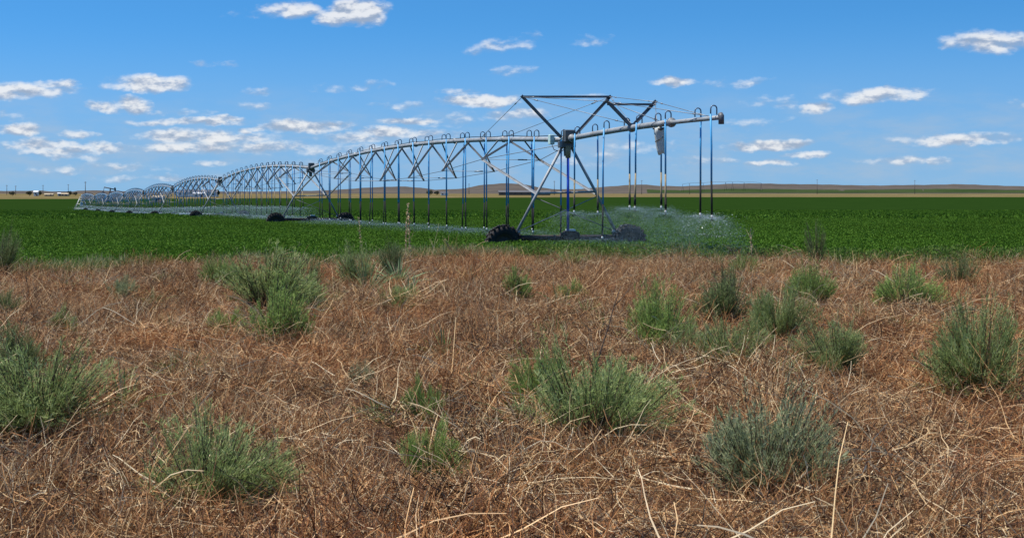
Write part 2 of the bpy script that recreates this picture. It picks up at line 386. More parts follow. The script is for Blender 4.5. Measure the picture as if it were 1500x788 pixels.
def scatter(name, pts, rotz, scl, idx, meshes, tilt=None):
    """one object that instances small meshes on points (uncountable growth)"""
    c = bpy.data.collections.new(name + '_kinds')
    for i, (me, mats) in enumerate(meshes):
        o = bpy.data.objects.new('%s_kind_%02d' % (name, i), me)
        for m in mats:
            if me.materials.get(m.name) is None: me.materials.append(m)
        c.objects.link(o)
    me = bpy.data.meshes.new(name)
    n = len(pts)
    me.vertices.add(n); me.vertices.foreach_set('co', np.asarray(pts, dtype=np.float32).ravel())
    rot = np.zeros((n, 3), dtype=np.float32); rot[:, 2] = rotz
    if tilt is not None: rot[:, 0] = tilt[:, 0]; rot[:, 1] = tilt[:, 1]
    a = me.attributes.new('rot', 'FLOAT_VECTOR', 'POINT'); a.data.foreach_set('vector', rot.ravel())
    s3 = np.asarray(scl, dtype=np.float32)
    if s3.ndim == 1: s3 = np.repeat(s3[:, None], 3, 1)
    a = me.attributes.new('scl', 'FLOAT_VECTOR', 'POINT'); a.data.foreach_set('vector', np.ascontiguousarray(s3).ravel())
    a = me.attributes.new('kindex', 'INT', 'POINT'); a.data.foreach_set('value', np.asarray(idx, dtype=np.int32))
    ob = bpy.data.objects.new(name, me); COL.objects.link(ob)
    g = bpy.data.node_groups.new(name + '_nodes', 'GeometryNodeTree')
    g.interface.new_socket('Geometry', in_out='INPUT', socket_type='NodeSocketGeometry')
    g.interface.new_socket('Geometry', in_out='OUTPUT', socket_type='NodeSocketGeometry')
    N = g.nodes; L = g.links
    gi = N.new('NodeGroupInput'); go = N.new('NodeGroupOutput')
    ci = N.new('GeometryNodeCollectionInfo'); ci.inputs['Collection'].default_value = c
    ci.inputs['Separate Children'].default_value = True; ci.inputs['Reset Children'].default_value = True
    ip = N.new('GeometryNodeInstanceOnPoints'); ip.inputs['Pick Instance'].default_value = True
    def attr(nm, t):
        x = N.new('GeometryNodeInputNamedAttribute'); x.data_type = t; x.inputs['Name'].default_value = nm
        return x.outputs['Attribute']
    e2r = N.new('FunctionNodeEulerToRotation')
    L.new(attr('rot', 'FLOAT_VECTOR'), e2r.inputs[0]); L.new(e2r.outputs[0], ip.inputs['Rotation'])
    L.new(attr('scl', 'FLOAT_VECTOR'), ip.inputs['Scale']); L.new(attr('kindex', 'INT'), ip.inputs['Instance Index'])
    L.new(gi.outputs[0], ip.inputs['Points']); L.new(ci.outputs[0], ip.inputs['Instance']); L.new(ip.outputs[0], go.inputs[0])
    md = ob.modifiers.new('scatter', 'NODES'); md.node_group = g
    for mm, mats in meshes:
        for m in mats:
            if me.materials.get(m.name) is None: me.materials.append(m)
    return ob

# ------------------------------------------------------------------ terrain
GY = [-200, 0, 46, 88, 130, 172, 214, 256, 298, 340, 385, 450, 40000]
GZ = [0, 0, 0, -.27, -.75, -1.42, -2.0, -2.5, -2.9, -3.2, -3.4, -3.6, -3.6]
def g(y): return np.interp(y, GY, GZ)
def bumps(x, y):
    near = np.clip((44 - y) / 8, 0, 1) * np.clip((y + 5) / 6, 0, 1)
    return near * (0.05 * np.sin(x * 0.9 + 1.1 * np.sin(y * 0.35)) + 0.04 * np.sin(y * 0.8 + x * 0.37 + 1.3) + 0.03 * np.sin(x * 2.1 - y * 1.3))
def gz(x, y): return g(y) + bumps(x, y)
def at(u, v):
    """where the photo's ground pixel stands on the near flat"""
    y = ZC * FPX / (v - HV); x = (u - CU) / FPX * y
    return Vector((x, y, float(gz(x, y))))
def pos(u, y, z=None):
    x = (u - CU) / FPX * y
    return Vector((x, y, float(gz(x, y)) if z is None else z))
EX = [-60, -24, -10.5, -5.5, -1, 1.5, 4, 7, 10.5, 16, 30, 80]
EY = [32.5, 33.2, 33.9, 35.6, 38.4, 41.0, 41.6, 40.6, 38.6, 37.6, 38.5, 38]
def edge_near(x): return np.interp(x, EX, EY) + 0.35 * np.sin(x * 0.8) + 0.22 * np.sin(x * 2.3 + 1) + 0.12 * np.sin(x * 5.1)
def edge_far(x): return 1040.0 + 0.55 * np.clip(x, -500, 200) 
VU = [-4000, -900, -500, -200, -60, 0, 25, 60, 85, 100, 112, 130, 160, 200, 260, 330, 420, 465, 500, 540, 590, 615, 640, 680, 700, 735, 762, 790, 812, 850, 885, 915, 940, 965, 1000, 1030, 1060, 1120, 1200, 1290, 1400, 1500, 1700, 2200, 4200]
VV = [271, 272, 276, 273, 278, 280, 280, 279, 281.5, 282, 280, 279, 279.5, 281, 281, 281, 280.5, 279.5, 277.5, 275, 273, 275, 278.3, 276.5, 271.5, 268.6, 269.5, 274.5, 277.3, 277, 274, 271.5, 270, 272.6, 273.2, 271.5, 269.6, 269, 270.5, 272, 270, 273, 271, 274, 270]
def hills_z(x, y):
    u = CU + FPX * x / np.maximum(y, 1)
    v = np.interp(u, VU, VV) + 0.25 * np.sin(u * 0.21) + 0.18 * np.sin(u * 0.53 + 1)
    crest = ZC + (HV - v) * 3400 / FPX
    base = -3.6
    t = np.clip((y - 2300) / 1100, 0, 1); t = t * t * (3 - 2 * t)
    back = np.clip((y - 3400) / 1500, 0, 1)
    return base + (crest - base) * t * (1 - 0.6 * back * back) + np.sin(x * .013 + y * .007) * np.sin(y * .011 - x * .004) * 0.9 * t * (1 - t) * 4
def patch(name, y0f, y1f, ny, zf, mat, smin=-1.1, smax=1.1, nx=160, power=1.0, dz=0.0):
    vs = []; fs = []
    S = np.linspace(smin, smax, nx)
    for i in range(ny):
        t = (i / (ny - 1)) ** power
        ya = 0
        y = 100.0
        for s in S:
            # fixed point for the edge that depends on x
            yy = y0f if not callable(y0f) else None
            y0 = y0f; y1 = y1f
            if callable(y0f):
                y0 = 42.0 if name == 'crop_field' else 1000.0
                for _ in range(6): y0 = float(y0f(s * (y0 + 60)))
            if callable(y1f):
                y1 = 42.0 if name == 'ground' else 1000.0
                for _ in range(6): y1 = float(y1f(s * (y1 + 60)))
            y = y0 + (y1 - y0) * t
            x = s * (y + 60)
            vs.append((x, y, float(zf(x, y)) + dz))
    for i in range(ny - 1):
        for j in range(nx - 1):
            fs.append((i * nx + j, i * nx + j + 1, (i + 1) * nx + j + 1, (i + 1) * nx + j))
    me = bpy.data.meshes.new(name); me.from_pydata(vs, [], fs)
    me.polygons.foreach_set('use_smooth', [True] * len(fs)); me.update()
    return kind(link(name, me, mat), 'structure')
patch('ground', -45.0, edge_near, 110, gz, M['soil'], nx=260)
patch('crop_field', edge_near, edge_far, 60, lambda x, y: g(y), M['field'], power=2.4)
patch('dry_field', edge_far, 2300.0, 12, lambda x, y: g(y), M['dry'])
patch('hills', 2300.0, 5200.0, 40, hills_z, M['hill'], nx=420)
patch('plain', 5200.0, 30000.0, 4, lambda x, y: -8.0 - (y - 5200) * 0.003 + (float(hills_z(x, 5200.0)) + 8) * max(0, 1 - (y - 5200) / 6000), M['hill'], nx=60)
patch('far_crop_strip', 2440.0, 2760.0, 10, hills_z, M['farfield'], smin=0.17, smax=0.6, nx=90, dz=0.25)

# ------------------------------------------------------------------ the centre pivot
U_T = [830, 455, 322, 253, 211, 182, 159, 139, 119]
SPAN = 43.6
TW = [Vector((5.35, 46.5))]
for u in U_T[1:]:
    a = (u - CU) / FPX; p = TW[-1]
    A = a * a + 1; B = -2 * (a * p.x + p.y); C = p.x ** 2 + p.y ** 2 - SPAN ** 2
    y = (-B + math.sqrt(max(0, B * B - 4 * A * C))) / (2 * A)
    TW.append(Vector((a * y, y)))
PH = 3.82
TZ = [float(g(p.y)) for p in TW]
PIV = thing('irrigation_machine', 'long galvanized center pivot irrigator with blue drop hoses crossing the green field', 'irrigator', (TW[-1].x, TW[-1].y, TZ[-1]))
Z3 = Vector((0, 0, 1))
def v3(p2, z): return Vector((p2.x, p2.y, z))

NOZ = []          # where water leaves, for the spray
def gooseneck_drop(pipe_pt, d3, side, nozzle_z, near, blue=0.62, lower='black', deep=False):
    """inverted-U pipe off the top of the main, hose down, weight and sprinkler head"""
    n = Vector((d3.y, -d3.x, 0)).normalized() * side      # to one flank of the main
    r = 0.018 if near else 0.022
    W_ = 0.18
    top = pipe_pt + Z3 * 0.08
    loop = [top]
    for k in range(0, 9):
        a = math.pi * k / 8
        loop.append(top + n * (W_ / 2 * (1 - math.cos(a))) + Z3 * (0.16 + W_ / 2 * math.sin(a)))
    e = loop[-1]; loop.append(e - Z3 * 0.14)
    e = loop[-1]
    sway = Vector((random.gauss(0, .05), random.gauss(0, .05), 0))
    L = e.z - nozzle_z
    m = e - Z3 * (L * blue) + sway * 0.6
    bot = Vector((e.x, e.y, nozzle_z)) + sway
    hose = MB().path([e, (e + m) / 2 + sway * .3, m], 0.026 if near else 0.028, 6)
    tailm = M[{'black': 'black', 'tan': 'tan_hose'}[lower]]
    if not near: hose.path([m + Z3 * .02, bot], 0.027, 5, 1)
    h = hose.build('drop_hose', [M['hose']] if near else [M['hose'], tailm], PIV)
    if near:
        MB().path(loop, r, 6).build('gooseneck', M['neck'], h)
        MB().path([m, bot], 0.027, 6).build('hose_tail', tailm, h)
        if lower == 'tan':
            MB().path([bot + Z3 * 0.35, bot + Z3 * 0.06], 0.034, 6).build('hose_weight', M['black'], h)
        sp = MB().path([bot + Z3 * .03, bot - Z3 * .02, bot - Z3 * .06], [.022, .036, .026], 8)
        sp.path([bot - Z3 * .06, bot - Z3 * .12], [.012, .012], 5, 1); sp.path([bot - Z3 * .12, bot - Z3 * .135], .05, 8, 1)
        sp.build('sprinkler_head', [M['white'], M['black']], h)
    else:
        MB().path(loop, r, 5).build('gooseneck', M['neck'], h)
        MB().path([bot + Z3 * .05, bot - Z3 * .1], .04, 5).build('sprinkler_head', M['white'], h)
    NOZ.append((bot, near))
    return h

def wheel_mesh():
    mb = MB(); R0, W0 = 0.60, 0.30
    # tyre carcass turned about local Y (the axle)
    prof = [(0.33, .10), (0.36, .135), (0.47, .15), (0.55, .13), (0.575, .07), (0.58, 0), (0.575, -.07), (0.55, -.13), (0.47, -.15), (0.36, -.135), (0.33, -.10)]
    n = 28; vs = []; fs = []
    for i in range(n):
        a = 2 * math.pi * i / n
        for r, y in prof:
            rr = r * (1 + 0.012 * math.sin(i * 7.3) + 0.01 * math.sin(i * 2.1))
            vs.append((rr * math.cos(a), y, rr * math.sin(a)))
    k = len(prof)
    for i in range(n):
        for j in range(k - 1):
            fs.append((i * k + j, i * k + j + 1, ((i + 1) % n) * k + j + 1, ((i + 1) % n) * k + j))
    mb.add(vs, fs, 0, True)
    rnd = random.Random(5)
    for i in range(22):                     # chevron lugs clogged with mud
        for sgn in (1, -1):
            a = 2 * math.pi * (i + (0.5 if sgn < 0 else 0)) / 22
            er = Vector((math.cos(a), 0, math.sin(a))); et = Vector((-math.sin(a), 0, math.cos(a)))
            ax = (et * 0.9 + Vector((0, sgn * .45, 0))).normalized(), Vector((0, 1, 0)), er
            X = (Vector((0, sgn, 0)) * .85 + et * .5).normalized(); Zr = er; Yv = Zr.cross(X)
            mb.box(er * (0.585 + rnd.uniform(-.005, .03)) + Vector((0, sgn * .075, 0)), (.17, .06 + rnd.uniform(0, .04), .07 + rnd.uniform(0, .03)), (X, Yv, Zr), 0)
    # rim: dished disc with hub and bolts
    prof = [(0.335, .10), (0.31, .09), (0.29, .02), (0.14, .00), (0.13, .05), (0.0, .055)]
    for sgn in (1, -1):
        vs = []; fs = []; m_ = len(prof); n2 = 20
        for i in range(n2):
            a = 2 * math.pi * i / n2
            for r, y in prof: vs.append((r * math.cos(a), y * sgn, r * math.sin(a)))
        for i in range(n2):
            for j in range(m_ - 1): fs.append((i * m_ + j, i * m_ + j + 1, ((i + 1) % n2) * m_ + j + 1, ((i + 1) % n2) * m_ + j))
        mb.add(vs, fs, 1, True)
    return mb.mesh('wheel')
WHEEL = wheel_mesh()
for m in ('tyre', 'rim'): WHEEL.materials.append(M[m])

def tower(i):
    p = TW[i]; z = TZ[i]; near = i < 2
    if i == 0: d = (TW[1] - TW[0]).normalized()
    else: d = (TW[i + 1] - TW[i - 1]).normalized()
    d3 = Vector((d.x, d.y, 0)); b = Vector((d.y, -d.x, 0))      # b points to the right-hand wheel
    def L(bx, dy, zz): return v3(p, z + zz) + b * bx + d3 * dy
    r = 0.052
    fr = MB().path([L(-2.05, 0, .50), L(2.05, 0, .50)], .09, 8, 0)
    fr.path([L(-2.0, 0, .52), L(-2.24, .1, .36)], .08, 8, 0).path([L(2.0, 0, .52), L(2.24, .1, .36)], .08, 8, 0)
    T = fr.build('drive_tower', M['beam'], PIV)
    for s in (-1, 1):
        MB().path([L(s * .10, 0, PH - .12), L(s * 1.0, -.02, 2.15), L(s * 1.85, 0, .62)], r, 8).path([L(s * 1.70, 0, .70), L(s * 1.92, 0, .70)], .07, 6).build('leg', M['galv'], T)
        w = link('wheel', WHEEL, [], T); ROOTS[w.name] = Vector((0, 0, 0))
        w.matrix_basis = Matrix.Translation(L(s * 2.28, -.02, .31)) @ Matrix.Rotation(math.atan2(b.y, b.x), 4, 'Z') @ Matrix.Rotation(random.uniform(0, 6), 4, 'Y')
        MB().box(L(s * 2.08, .22, .40), (.3, .2, .34), (b, d3, Z3)).build('gearbox', M['beam'], T)
    MB().path([L(-1.08, 0, 2.0), L(1.08, 0, 2.06)], .04, 6).build('cross_brace', M['galv'], T)
    MB().path([L(-1.15, .03, 1.86), L(1.85, .03, .68)], .016, 5).build('tie_brace', M['galv_old_shaded'], T)
    MB().path([L(1.15, -.03, 1.92), L(-1.85, -.03, .68)], .016, 5).build('tie_brace', M['rod'], T)
    mo = MB().box(L(.1, -.05, .60), (.42, .3, .26), (b, d3, Z3), 0).path([L(-.25, -.08, .56), L(.4, -.08, .56)], .12, 10, 0)
    mo.box(L(.12, -.05, .755), (.28, .22, .06), (b, d3, Z3), 1)
    mo.build('drive_motor', [M['beam'], M['white']], T)
    MB().box(L(.0, -.22, PH + .12), (.36, .26, .42), (b, d3, Z3)).build('control_box', M['box'], T)
    hd = MB().box(L(0, 0, PH - .16), (.52, .34, .22), (b, d3, Z3)).path([L(0, 0, PH - .2), L(0, 0, PH - .55)], [.12, .09], 8)
    hd.path([L(-.3, -.1, PH - .02), L(-.12, -.16, PH + .12), L(.1, -.18, PH - .1), L(.28, -.1, PH - .22)], .02, 5)
    hd.build('coupling', M['galv_old_shaded'], T)
    return T, d3, b
for i in range(8): tower(i)

def span(i):
    a2, b2 = TW[i], TW[i + 1]; za, zb = TZ[i] + PH, TZ[i + 1] + (PH if i < 7 else 3.9)
    d = (b2 - a2).normalized(); d3 = Vector((d.x, d.y, 0)); bx = Vector((d.y, -d.x, 0)); L = (b2 - a2).length
    near = i < 2
    def P(t): return v3(a2.lerp(b2, t), za + (zb - za) * t + 0.58 * 4 * t * (1 - t))
    ts = [k / 24 for k in range(25)]
    pm = MB().path([P(t) for t in ts], .088, 12 if near else 8)
    for k in range(8):                                   # flanges between pipe lengths
        t = .005 + .99 * k / 7
        pm.path([P(t - .0008), P(t + .0008)], .125, 10)
    pipe = pm.build('span_pipe', M['galv'], PIV)
    st = [.128 + .1195 * k for k in range(7)]
    bots = {-1: [], 1: []}
    for k, t in enumerate(st):
        x = (t - .488) / .488; dep = 1.70 * (1 - x * x)
        for s in (-1, 1):
            tb = t - s * .012
            bot = P(tb) + bx * (s * .98) - Z3 * dep
            bots[s].append(bot)
            for e in (-1, 1):
                topp = P(tb + e * .020) - Z3 * .05 + bx * (s * .05)
                MB().angle(topp, bot, .066 if near else .075).build('truss_strut', M['strut'] if e > 0 else M['galv_old_shaded'], pipe)  # far arm painted sunlit, near arm painted in shade, same steel
        l, r_ = bots[-1][-1], bots[1][-1]
        mb = MB().path([l, r_], .011, 5)
        mb.path([l.lerp(r_, .62), l.lerp(r_, .78)], .028, 6)
        mb.build('spreader', M['rod'], pipe)
    for s in (-1, 1):
        chain = [P(.006) + bx * s * .16 - Z3 * .18] + bots[s] + [P(.994) + bx * s * .16 - Z3 * .18]
        MB().path(chain, .013 if near else .018, 5).build('truss_rod', M['rod'], pipe)
    # braces from the last trusses down to the tower legs
    for (tw, bt, zz) in ((i, 0, TZ[i]), (i + 1, -1, TZ[i + 1])):
        if tw > 7: continue
        for s in (-1, 1):
            leg = v3(TW[tw], zz + 1.98) + bx * (s * 1.08)
            MB().angle(bots[s][bt], leg, .07).build('leg_brace', M['galv'], pipe)
    # control cable lashed along the top
    MB().path([P(t) + Z3 * (.115 + .02 * math.sin(t * 60)) for t in [k / 40 for k in range(41)]], .013, 4).build('control_cable', M['black'], pipe)
    # drops
    npair = 15
    for k in range(npair):
        tc = .074 + k * .0612
        for e in (-1, 1):
            t = tc + e * .0140
            if t > .985: continue
            gpt = P(t)
            zg = TZ[i] + (TZ[i + 1] - TZ[i]) * t
            short = i > 0 and e > 0
            nz = zg + (random.uniform(1.2, 1.45) if short else random.uniform(.56, .72))
            gooseneck_drop(gpt, d3, 1 if e > 0 else -1, nz, i < 2, blue=.62 if short else random.uniform(.70, .76), lower='tan' if short else 'black')
for i in range(8): span(i)

# drops at the end tower and on the overhang, each as long as in the photo
d0 = (TW[0] - TW[1]).normalized(); D0 = Vector((d0.x, d0.y, 0)); B0 = Vector((-d0.y, d0.x, 0))     # D0 towards the free end, B0 to the right
OH = 10.75
def OP(s):
    z = TZ[0] + PH + 0.02 + s * 0.018 + 0.012 * math.sin(s / OH * math.pi) * 6
    return v3(TW[0] + d0 * s, z)
oh = MB().path([OP(s) for s in np.linspace(0.1, 7.9, 9)], .088, 12)
for s in (.5, 5.2, 7.85): oh.path([OP(s - .03), OP(s + .03)], .14, 12)
OVER = oh.build('overhang_pipe', M['galv'], PIV)
ep = MB().path([OP(s) for s in np.linspace(7.9, OH, 5)], .062, 10); ep.build('end_pipe', M['galv'], OVER)
MB().path([OP(OH - .05) + Z3 * .08, OP(OH) + Z3 * .04, OP(OH) - Z3 * .18], .075, 10).build('end_elbow', M['galv_old_shaded'], OVER)
def s_of_u(u):
    k = (u - CU) / FPX
    return (k * TW[0].y - TW[0].x) / (d0.x - k * d0.y)
def zat(v, y): return ZC + (HV - v) * y / FPX
for (u, vb, side, low, deep) in ((820.5, 344, -1, 'black', False), (840.5, 309, -1, 'tan', False), (877, 310, 1, 'tan', False), (883.5, 347, -1, 'black', False),
                          (923.5, 302, 1, 'tan', False), (931.5, 303, -1, 'tan', False), (969, 302.5, 1, 'tan', False), (974, 309, -1, 'tan', False),
                          (1027, 313, 1, 'black', False), (1041, 316, -1, 'black', False)):
    s = s_of_u(u - side * 9.0); q = OP(s)
    gooseneck_drop(q, -D0, side, zat(vb, q.y), True, blue=(.70 if vb > 330 else .60 if low == 'tan' else .66), lower=low)
# the big deep-blue hose straight below the end tower
c0 = v3(TW[0], TZ[0] + PH)
gh = MB().path([c0 - Z3 * .5 - D0 * -.12, c0 - Z3 * 3.1 + D0 * .12], .045, 8).build('supply_hose', M['hose_deep'], OVER)
MB().path([c0 - Z3 * .2 + D0 * .12, c0 - Z3 * .62 + D0 * .12], [.11, .085], 8).build('hose_fitting', M['tan_hose'], gh)
# masts and stays holding up the overhang
mA = OP(0.0); tAl = mA + B0 * -1.60 + Z3 * 1.42; tAr = mA + B0 * 1.60 + Z3 * 1.48
mB = OP(5.2); tBl = mB + B0 * -.80 + Z3 * .78; tBr = mB + B0 * .78 + Z3 * .80
for (base, tip, off) in ((mA, tAl, -.2), (mA, tAr, .22), (mB, tBl, -.03), (mB, tBr, .03)):
    MB().angle(base + B0 * off + Z3 * .06, tip + (tip - base).normalized() * .06, .085).build('mast', M['galv_old_shaded'], OVER)
MB().angle(tAl, tAr, .075).build('mast_crossbar', M['galv_old_shaded'], OVER)
MB().angle(tBl - Z3 * .08, tBr - Z3 * .08, .07).build('mast_crossbar', M['galv_old_shaded'], OVER)
def PN(t):
    za = TZ[0] + PH; zb = TZ[1] + PH
    return v3(TW[0].lerp(TW[1], t), za + (zb - za) * t + .58 * 4 * t * (1 - t))
for a, b in ((tAl, PN(.215)), (tAr, PN(.158)), (tAl, tBl), (tAr, tBr), (tAl, mB + Z3 * .1), (tAr, mB + Z3 * .1), (tBl, OP(7.2) + Z3 * .06), (tBr, OP(6.9) + Z3 * .06),
             (tBl, OP(OH - .7) + Z3 * .07), (tBr, OP(OH - .75) + Z3 * .07)):
    w = MB().path([a, b], .010, 5)
    w.path([a.lerp(b, .12), a.lerp(b, .15)], .022, 6); w.path([a.lerp(b, .86), a.lerp(b, .88)], .022, 6)
    w.build('stay_cable', M['rod'], OVER)
MB().box(PN(.022) - Vector((d0.y, -d0.x, 0)) * 0 + D0 * 0 - B0 * .18 + D0 * .5 * 0, (.16, .2, .34), (B0, D0, Z3)).build('valve_box', M['greenbox'], OVER)
MB().path([PN(.02) - B0 * .2 - Z3 * .15, PN(.018) - B0 * .15 - Z3 * .35, PN(.012) - Z3 * .42, PN(.006) + B0 * .05 - Z3 * .3], .014, 5).build('valve_lead', M['black'], OVER)
# pale sheet strapped under the overhang
s0 = s_of_u(965.5); q = OP(s0)
mb = MB(); vs = []; fs = []
for k in range(7):
    t = k / 6; wd = .17 * (1 - .30 * t); z = -.10 - .78 * t; sh = .10 * t * t
    for j in range(9):
        a = math.pi * (j / 8) ; vs.append(q + B0 * (-math.cos(a) * wd + sh) - (-D0) * 0 + D0 * (math.sin(a) * (.12 - .05 * t) + .01 * math.sin(5 * t + j)) + Z3 * (z - .03 * math.sin(j * 1.3)))
for k in range(6):
    for j in range(8): fs.append((k * 9 + j, k * 9 + j + 1, k * 9 + j + 10, k * 9 + j + 9))
mb.add(vs, fs, 0, True)
sh = mb.build('strapped_sheet', M['sheet'], OVER); sh.modifiers.new('thick', 'SOLIDIFY').thickness = 0.012
MB().path([q + B0 * -.20 - Z3 * .13, q + D0 * .15 - Z3 * .16, q + B0 * .20 - Z3 * .10], .03, 6).build('sheet_collar', M['strap'], OVER)
MB().path([q + B0 * -.15 + D0 * .04 - Z3 * .52, q + D0 * .14 - Z3 * .42, q + B0 * .20 + D0 * .03 - Z3 * .30], .014, 5).build('sheet_strap', M['strap'], OVER)

# the fixed pivot point at the far end
pp = v3(TW[8], TZ[8]); dd = (TW[8] - TW[7]).normalized(); dx3 = Vector((dd.x, dd.y, 0)); bx3 = Vector((dd.y, -dd.x, 0))
pv = MB().path([pp + Z3 * .1, pp + Z3 * 4.1], .11, 8).path([pp + Z3 * 4.1, pp + Z3 * 4.3 - dx3 * .5, pp + Z3 * 3.95 - dx3 * 1.0], .1, 8)
PT = pv.build('pivot_stand', M['galv'], PIV)
cor = [pp + bx3 * sx * 1.9 + dx3 * sy * 1.9 for sx, sy in ((-1, -1), (1, -1), (1, 1), (-1, 1))]
for c in cor: MB().path([c, c.lerp(pp, .86) + Z3 * 3.7], .075, 6).build('pivot_leg', M['ladder'], PT)
for h in (.12, .45, .75):
    for k in range(4):
        a = cor[k].lerp(pp + Z3 * 0, .86 * h) + Z3 * 3.7 * h; b = cor[(k + 1) % 4].lerp(pp, .86 * h) + Z3 * 3.7 * h
        MB().path([a, b], .05, 6).build('rung', M['ladder'], PT)
MB().box(pp - dx3 * 1.2 + Z3 * 1.7, (.8, .4, 1.1), (bx3, dx3, Z3)).build('control_panel', M['white'], PT)

# ------------------------------------------------------------------ water spray
m, nt, b = new_mat('water_droplet')
b.inputs['Base Color'].default_value = (0.44, 0.56, 0.64, 1); b.inputs['Roughness'].default_value = 0.3
tl = nt.node('ShaderNodeBsdfTranslucent'); tl.inputs[0].default_value = (0.38, 0.50, 0.58, 1)
m1 = nt.node('ShaderNodeMixShader'); m1.inputs[0].default_value = 0.5
nt.l.new(b.outputs[0], m1.inputs[1]); nt.l.new(tl.outputs[0], m1.inputs[2])
nt.l.new(m1.outputs[0], nt.n['Material Output'].inputs[0]); M['water'] = m
M['splash'] = simple('bright_splash_water', (0.82, 0.87, 0.9), 0.15, 0, 0.05)
def spray_mesh(nm, n, z0, reach, rng, drift, size=0.0011, fine=0.75):
    """short streaks along ballistic paths from a spinning plate, then drifting mist"""
    ph = rng.uniform(0, 2 * np.pi, n); sp = rng.uniform(.35, 1, n) ** .6
    tf = math.sqrt(2 * (z0 + .25) / 9.8) + .12
    t = rng.uniform(0.0, 1, n) ** .8 * tf
    vr = sp * reach / tf; vz = rng.normal(.9, .35, n)
    x = vr * np.cos(ph) * t * (1 - .25 * t); y = vr * np.sin(ph) * t * (1 - .25 * t)
    z = vz * t - 4.9 * t * t
    k = rng.random(n) < .3                                   # mist hangs and drifts downwind
    x += np.where(k, drift[0] * rng.uniform(0, 1, n), drift[0] * .25 * t); y += np.where(k, drift[1] * rng.uniform(0, 1, n), 0)
    z = np.where(k, z * .7 + rng.normal(0, .06, n), z); z = np.maximum(z, -z0 + .02)
    vel = np.stack([vr * np.cos(ph), vr * np.sin(ph), vz - 9.8 * t], 1); vel /= np.linalg.norm(vel, axis=1, keepdims=True)
    P = np.stack([x, y, z], 1)
    ln = rng.uniform(.010, .035, n) * np.where(k, .5, 1)
    Q = np.stack([P - vel * ln[:, None] / 2, P + vel * ln[:, None] / 2], 1)
    w = rng.uniform(.6, 1.2, n) * size
    big = rng.random(n) < .004; w = np.where(big, w * 4.0, w)
    V, F, S = ribbons(Q, np.repeat(w[:, None], 2, 1), rng.random(n), rng)
    return np_mesh(nm, [(V, F, S, 0)])
SPK = [(spray_mesh('low_spray', 6500, .62, 3.4, RNG, (-1.2, .3)), [M['water']]), (spray_mesh('low_spray_b', 6500, .62, 2.8, RNG, (-1.4, .5)), [M['water']]),
       (spray_mesh('high_spray', 15000, 1.5, 2.6, RNG, (-.5, .5)), [M['water']]), (spray_mesh('high_spray_b', 15000, 1.5, 2.1, RNG, (-.4, .4)), [M['water']]),
       (spray_mesh('drift_spray', 12000, .75, 4.2, RNG, (-1.5, .6), .0013), [M['water']]), (spray_mesh('drift_spray_b', 12000, .75, 3.4, RNG, (-1.5, .2), .0013), [M['water']]),
       (spray_mesh('splash', 420, .45, 1.1, RNG, (.6, .1), .0045), [M['splash']])]
pts = []; ix = []
for k, (p, near) in enumerate(NOZ):
    zg = float(g(p.y)); pts.append((p.x, p.y, p.z - .1)); ix.append((4 + k % 2) if p.y > 90 else (2 + k % 2) if p.z - zg > 1.0 else k % 2)
for p, near in NOZ[-2:]: pts.append((p.x, p.y, p.z - .08)); ix.append(6)
n = len(pts)
o = scatter('water_spray', np.array(pts), RNG.uniform(-.25, .25, n), RNG.uniform(.85, 1.1, n), ix, SPK)
kind(o, 'stuff', 'fine bluish water spray falling from the sprinkler heads onto the crop', 'water spray')

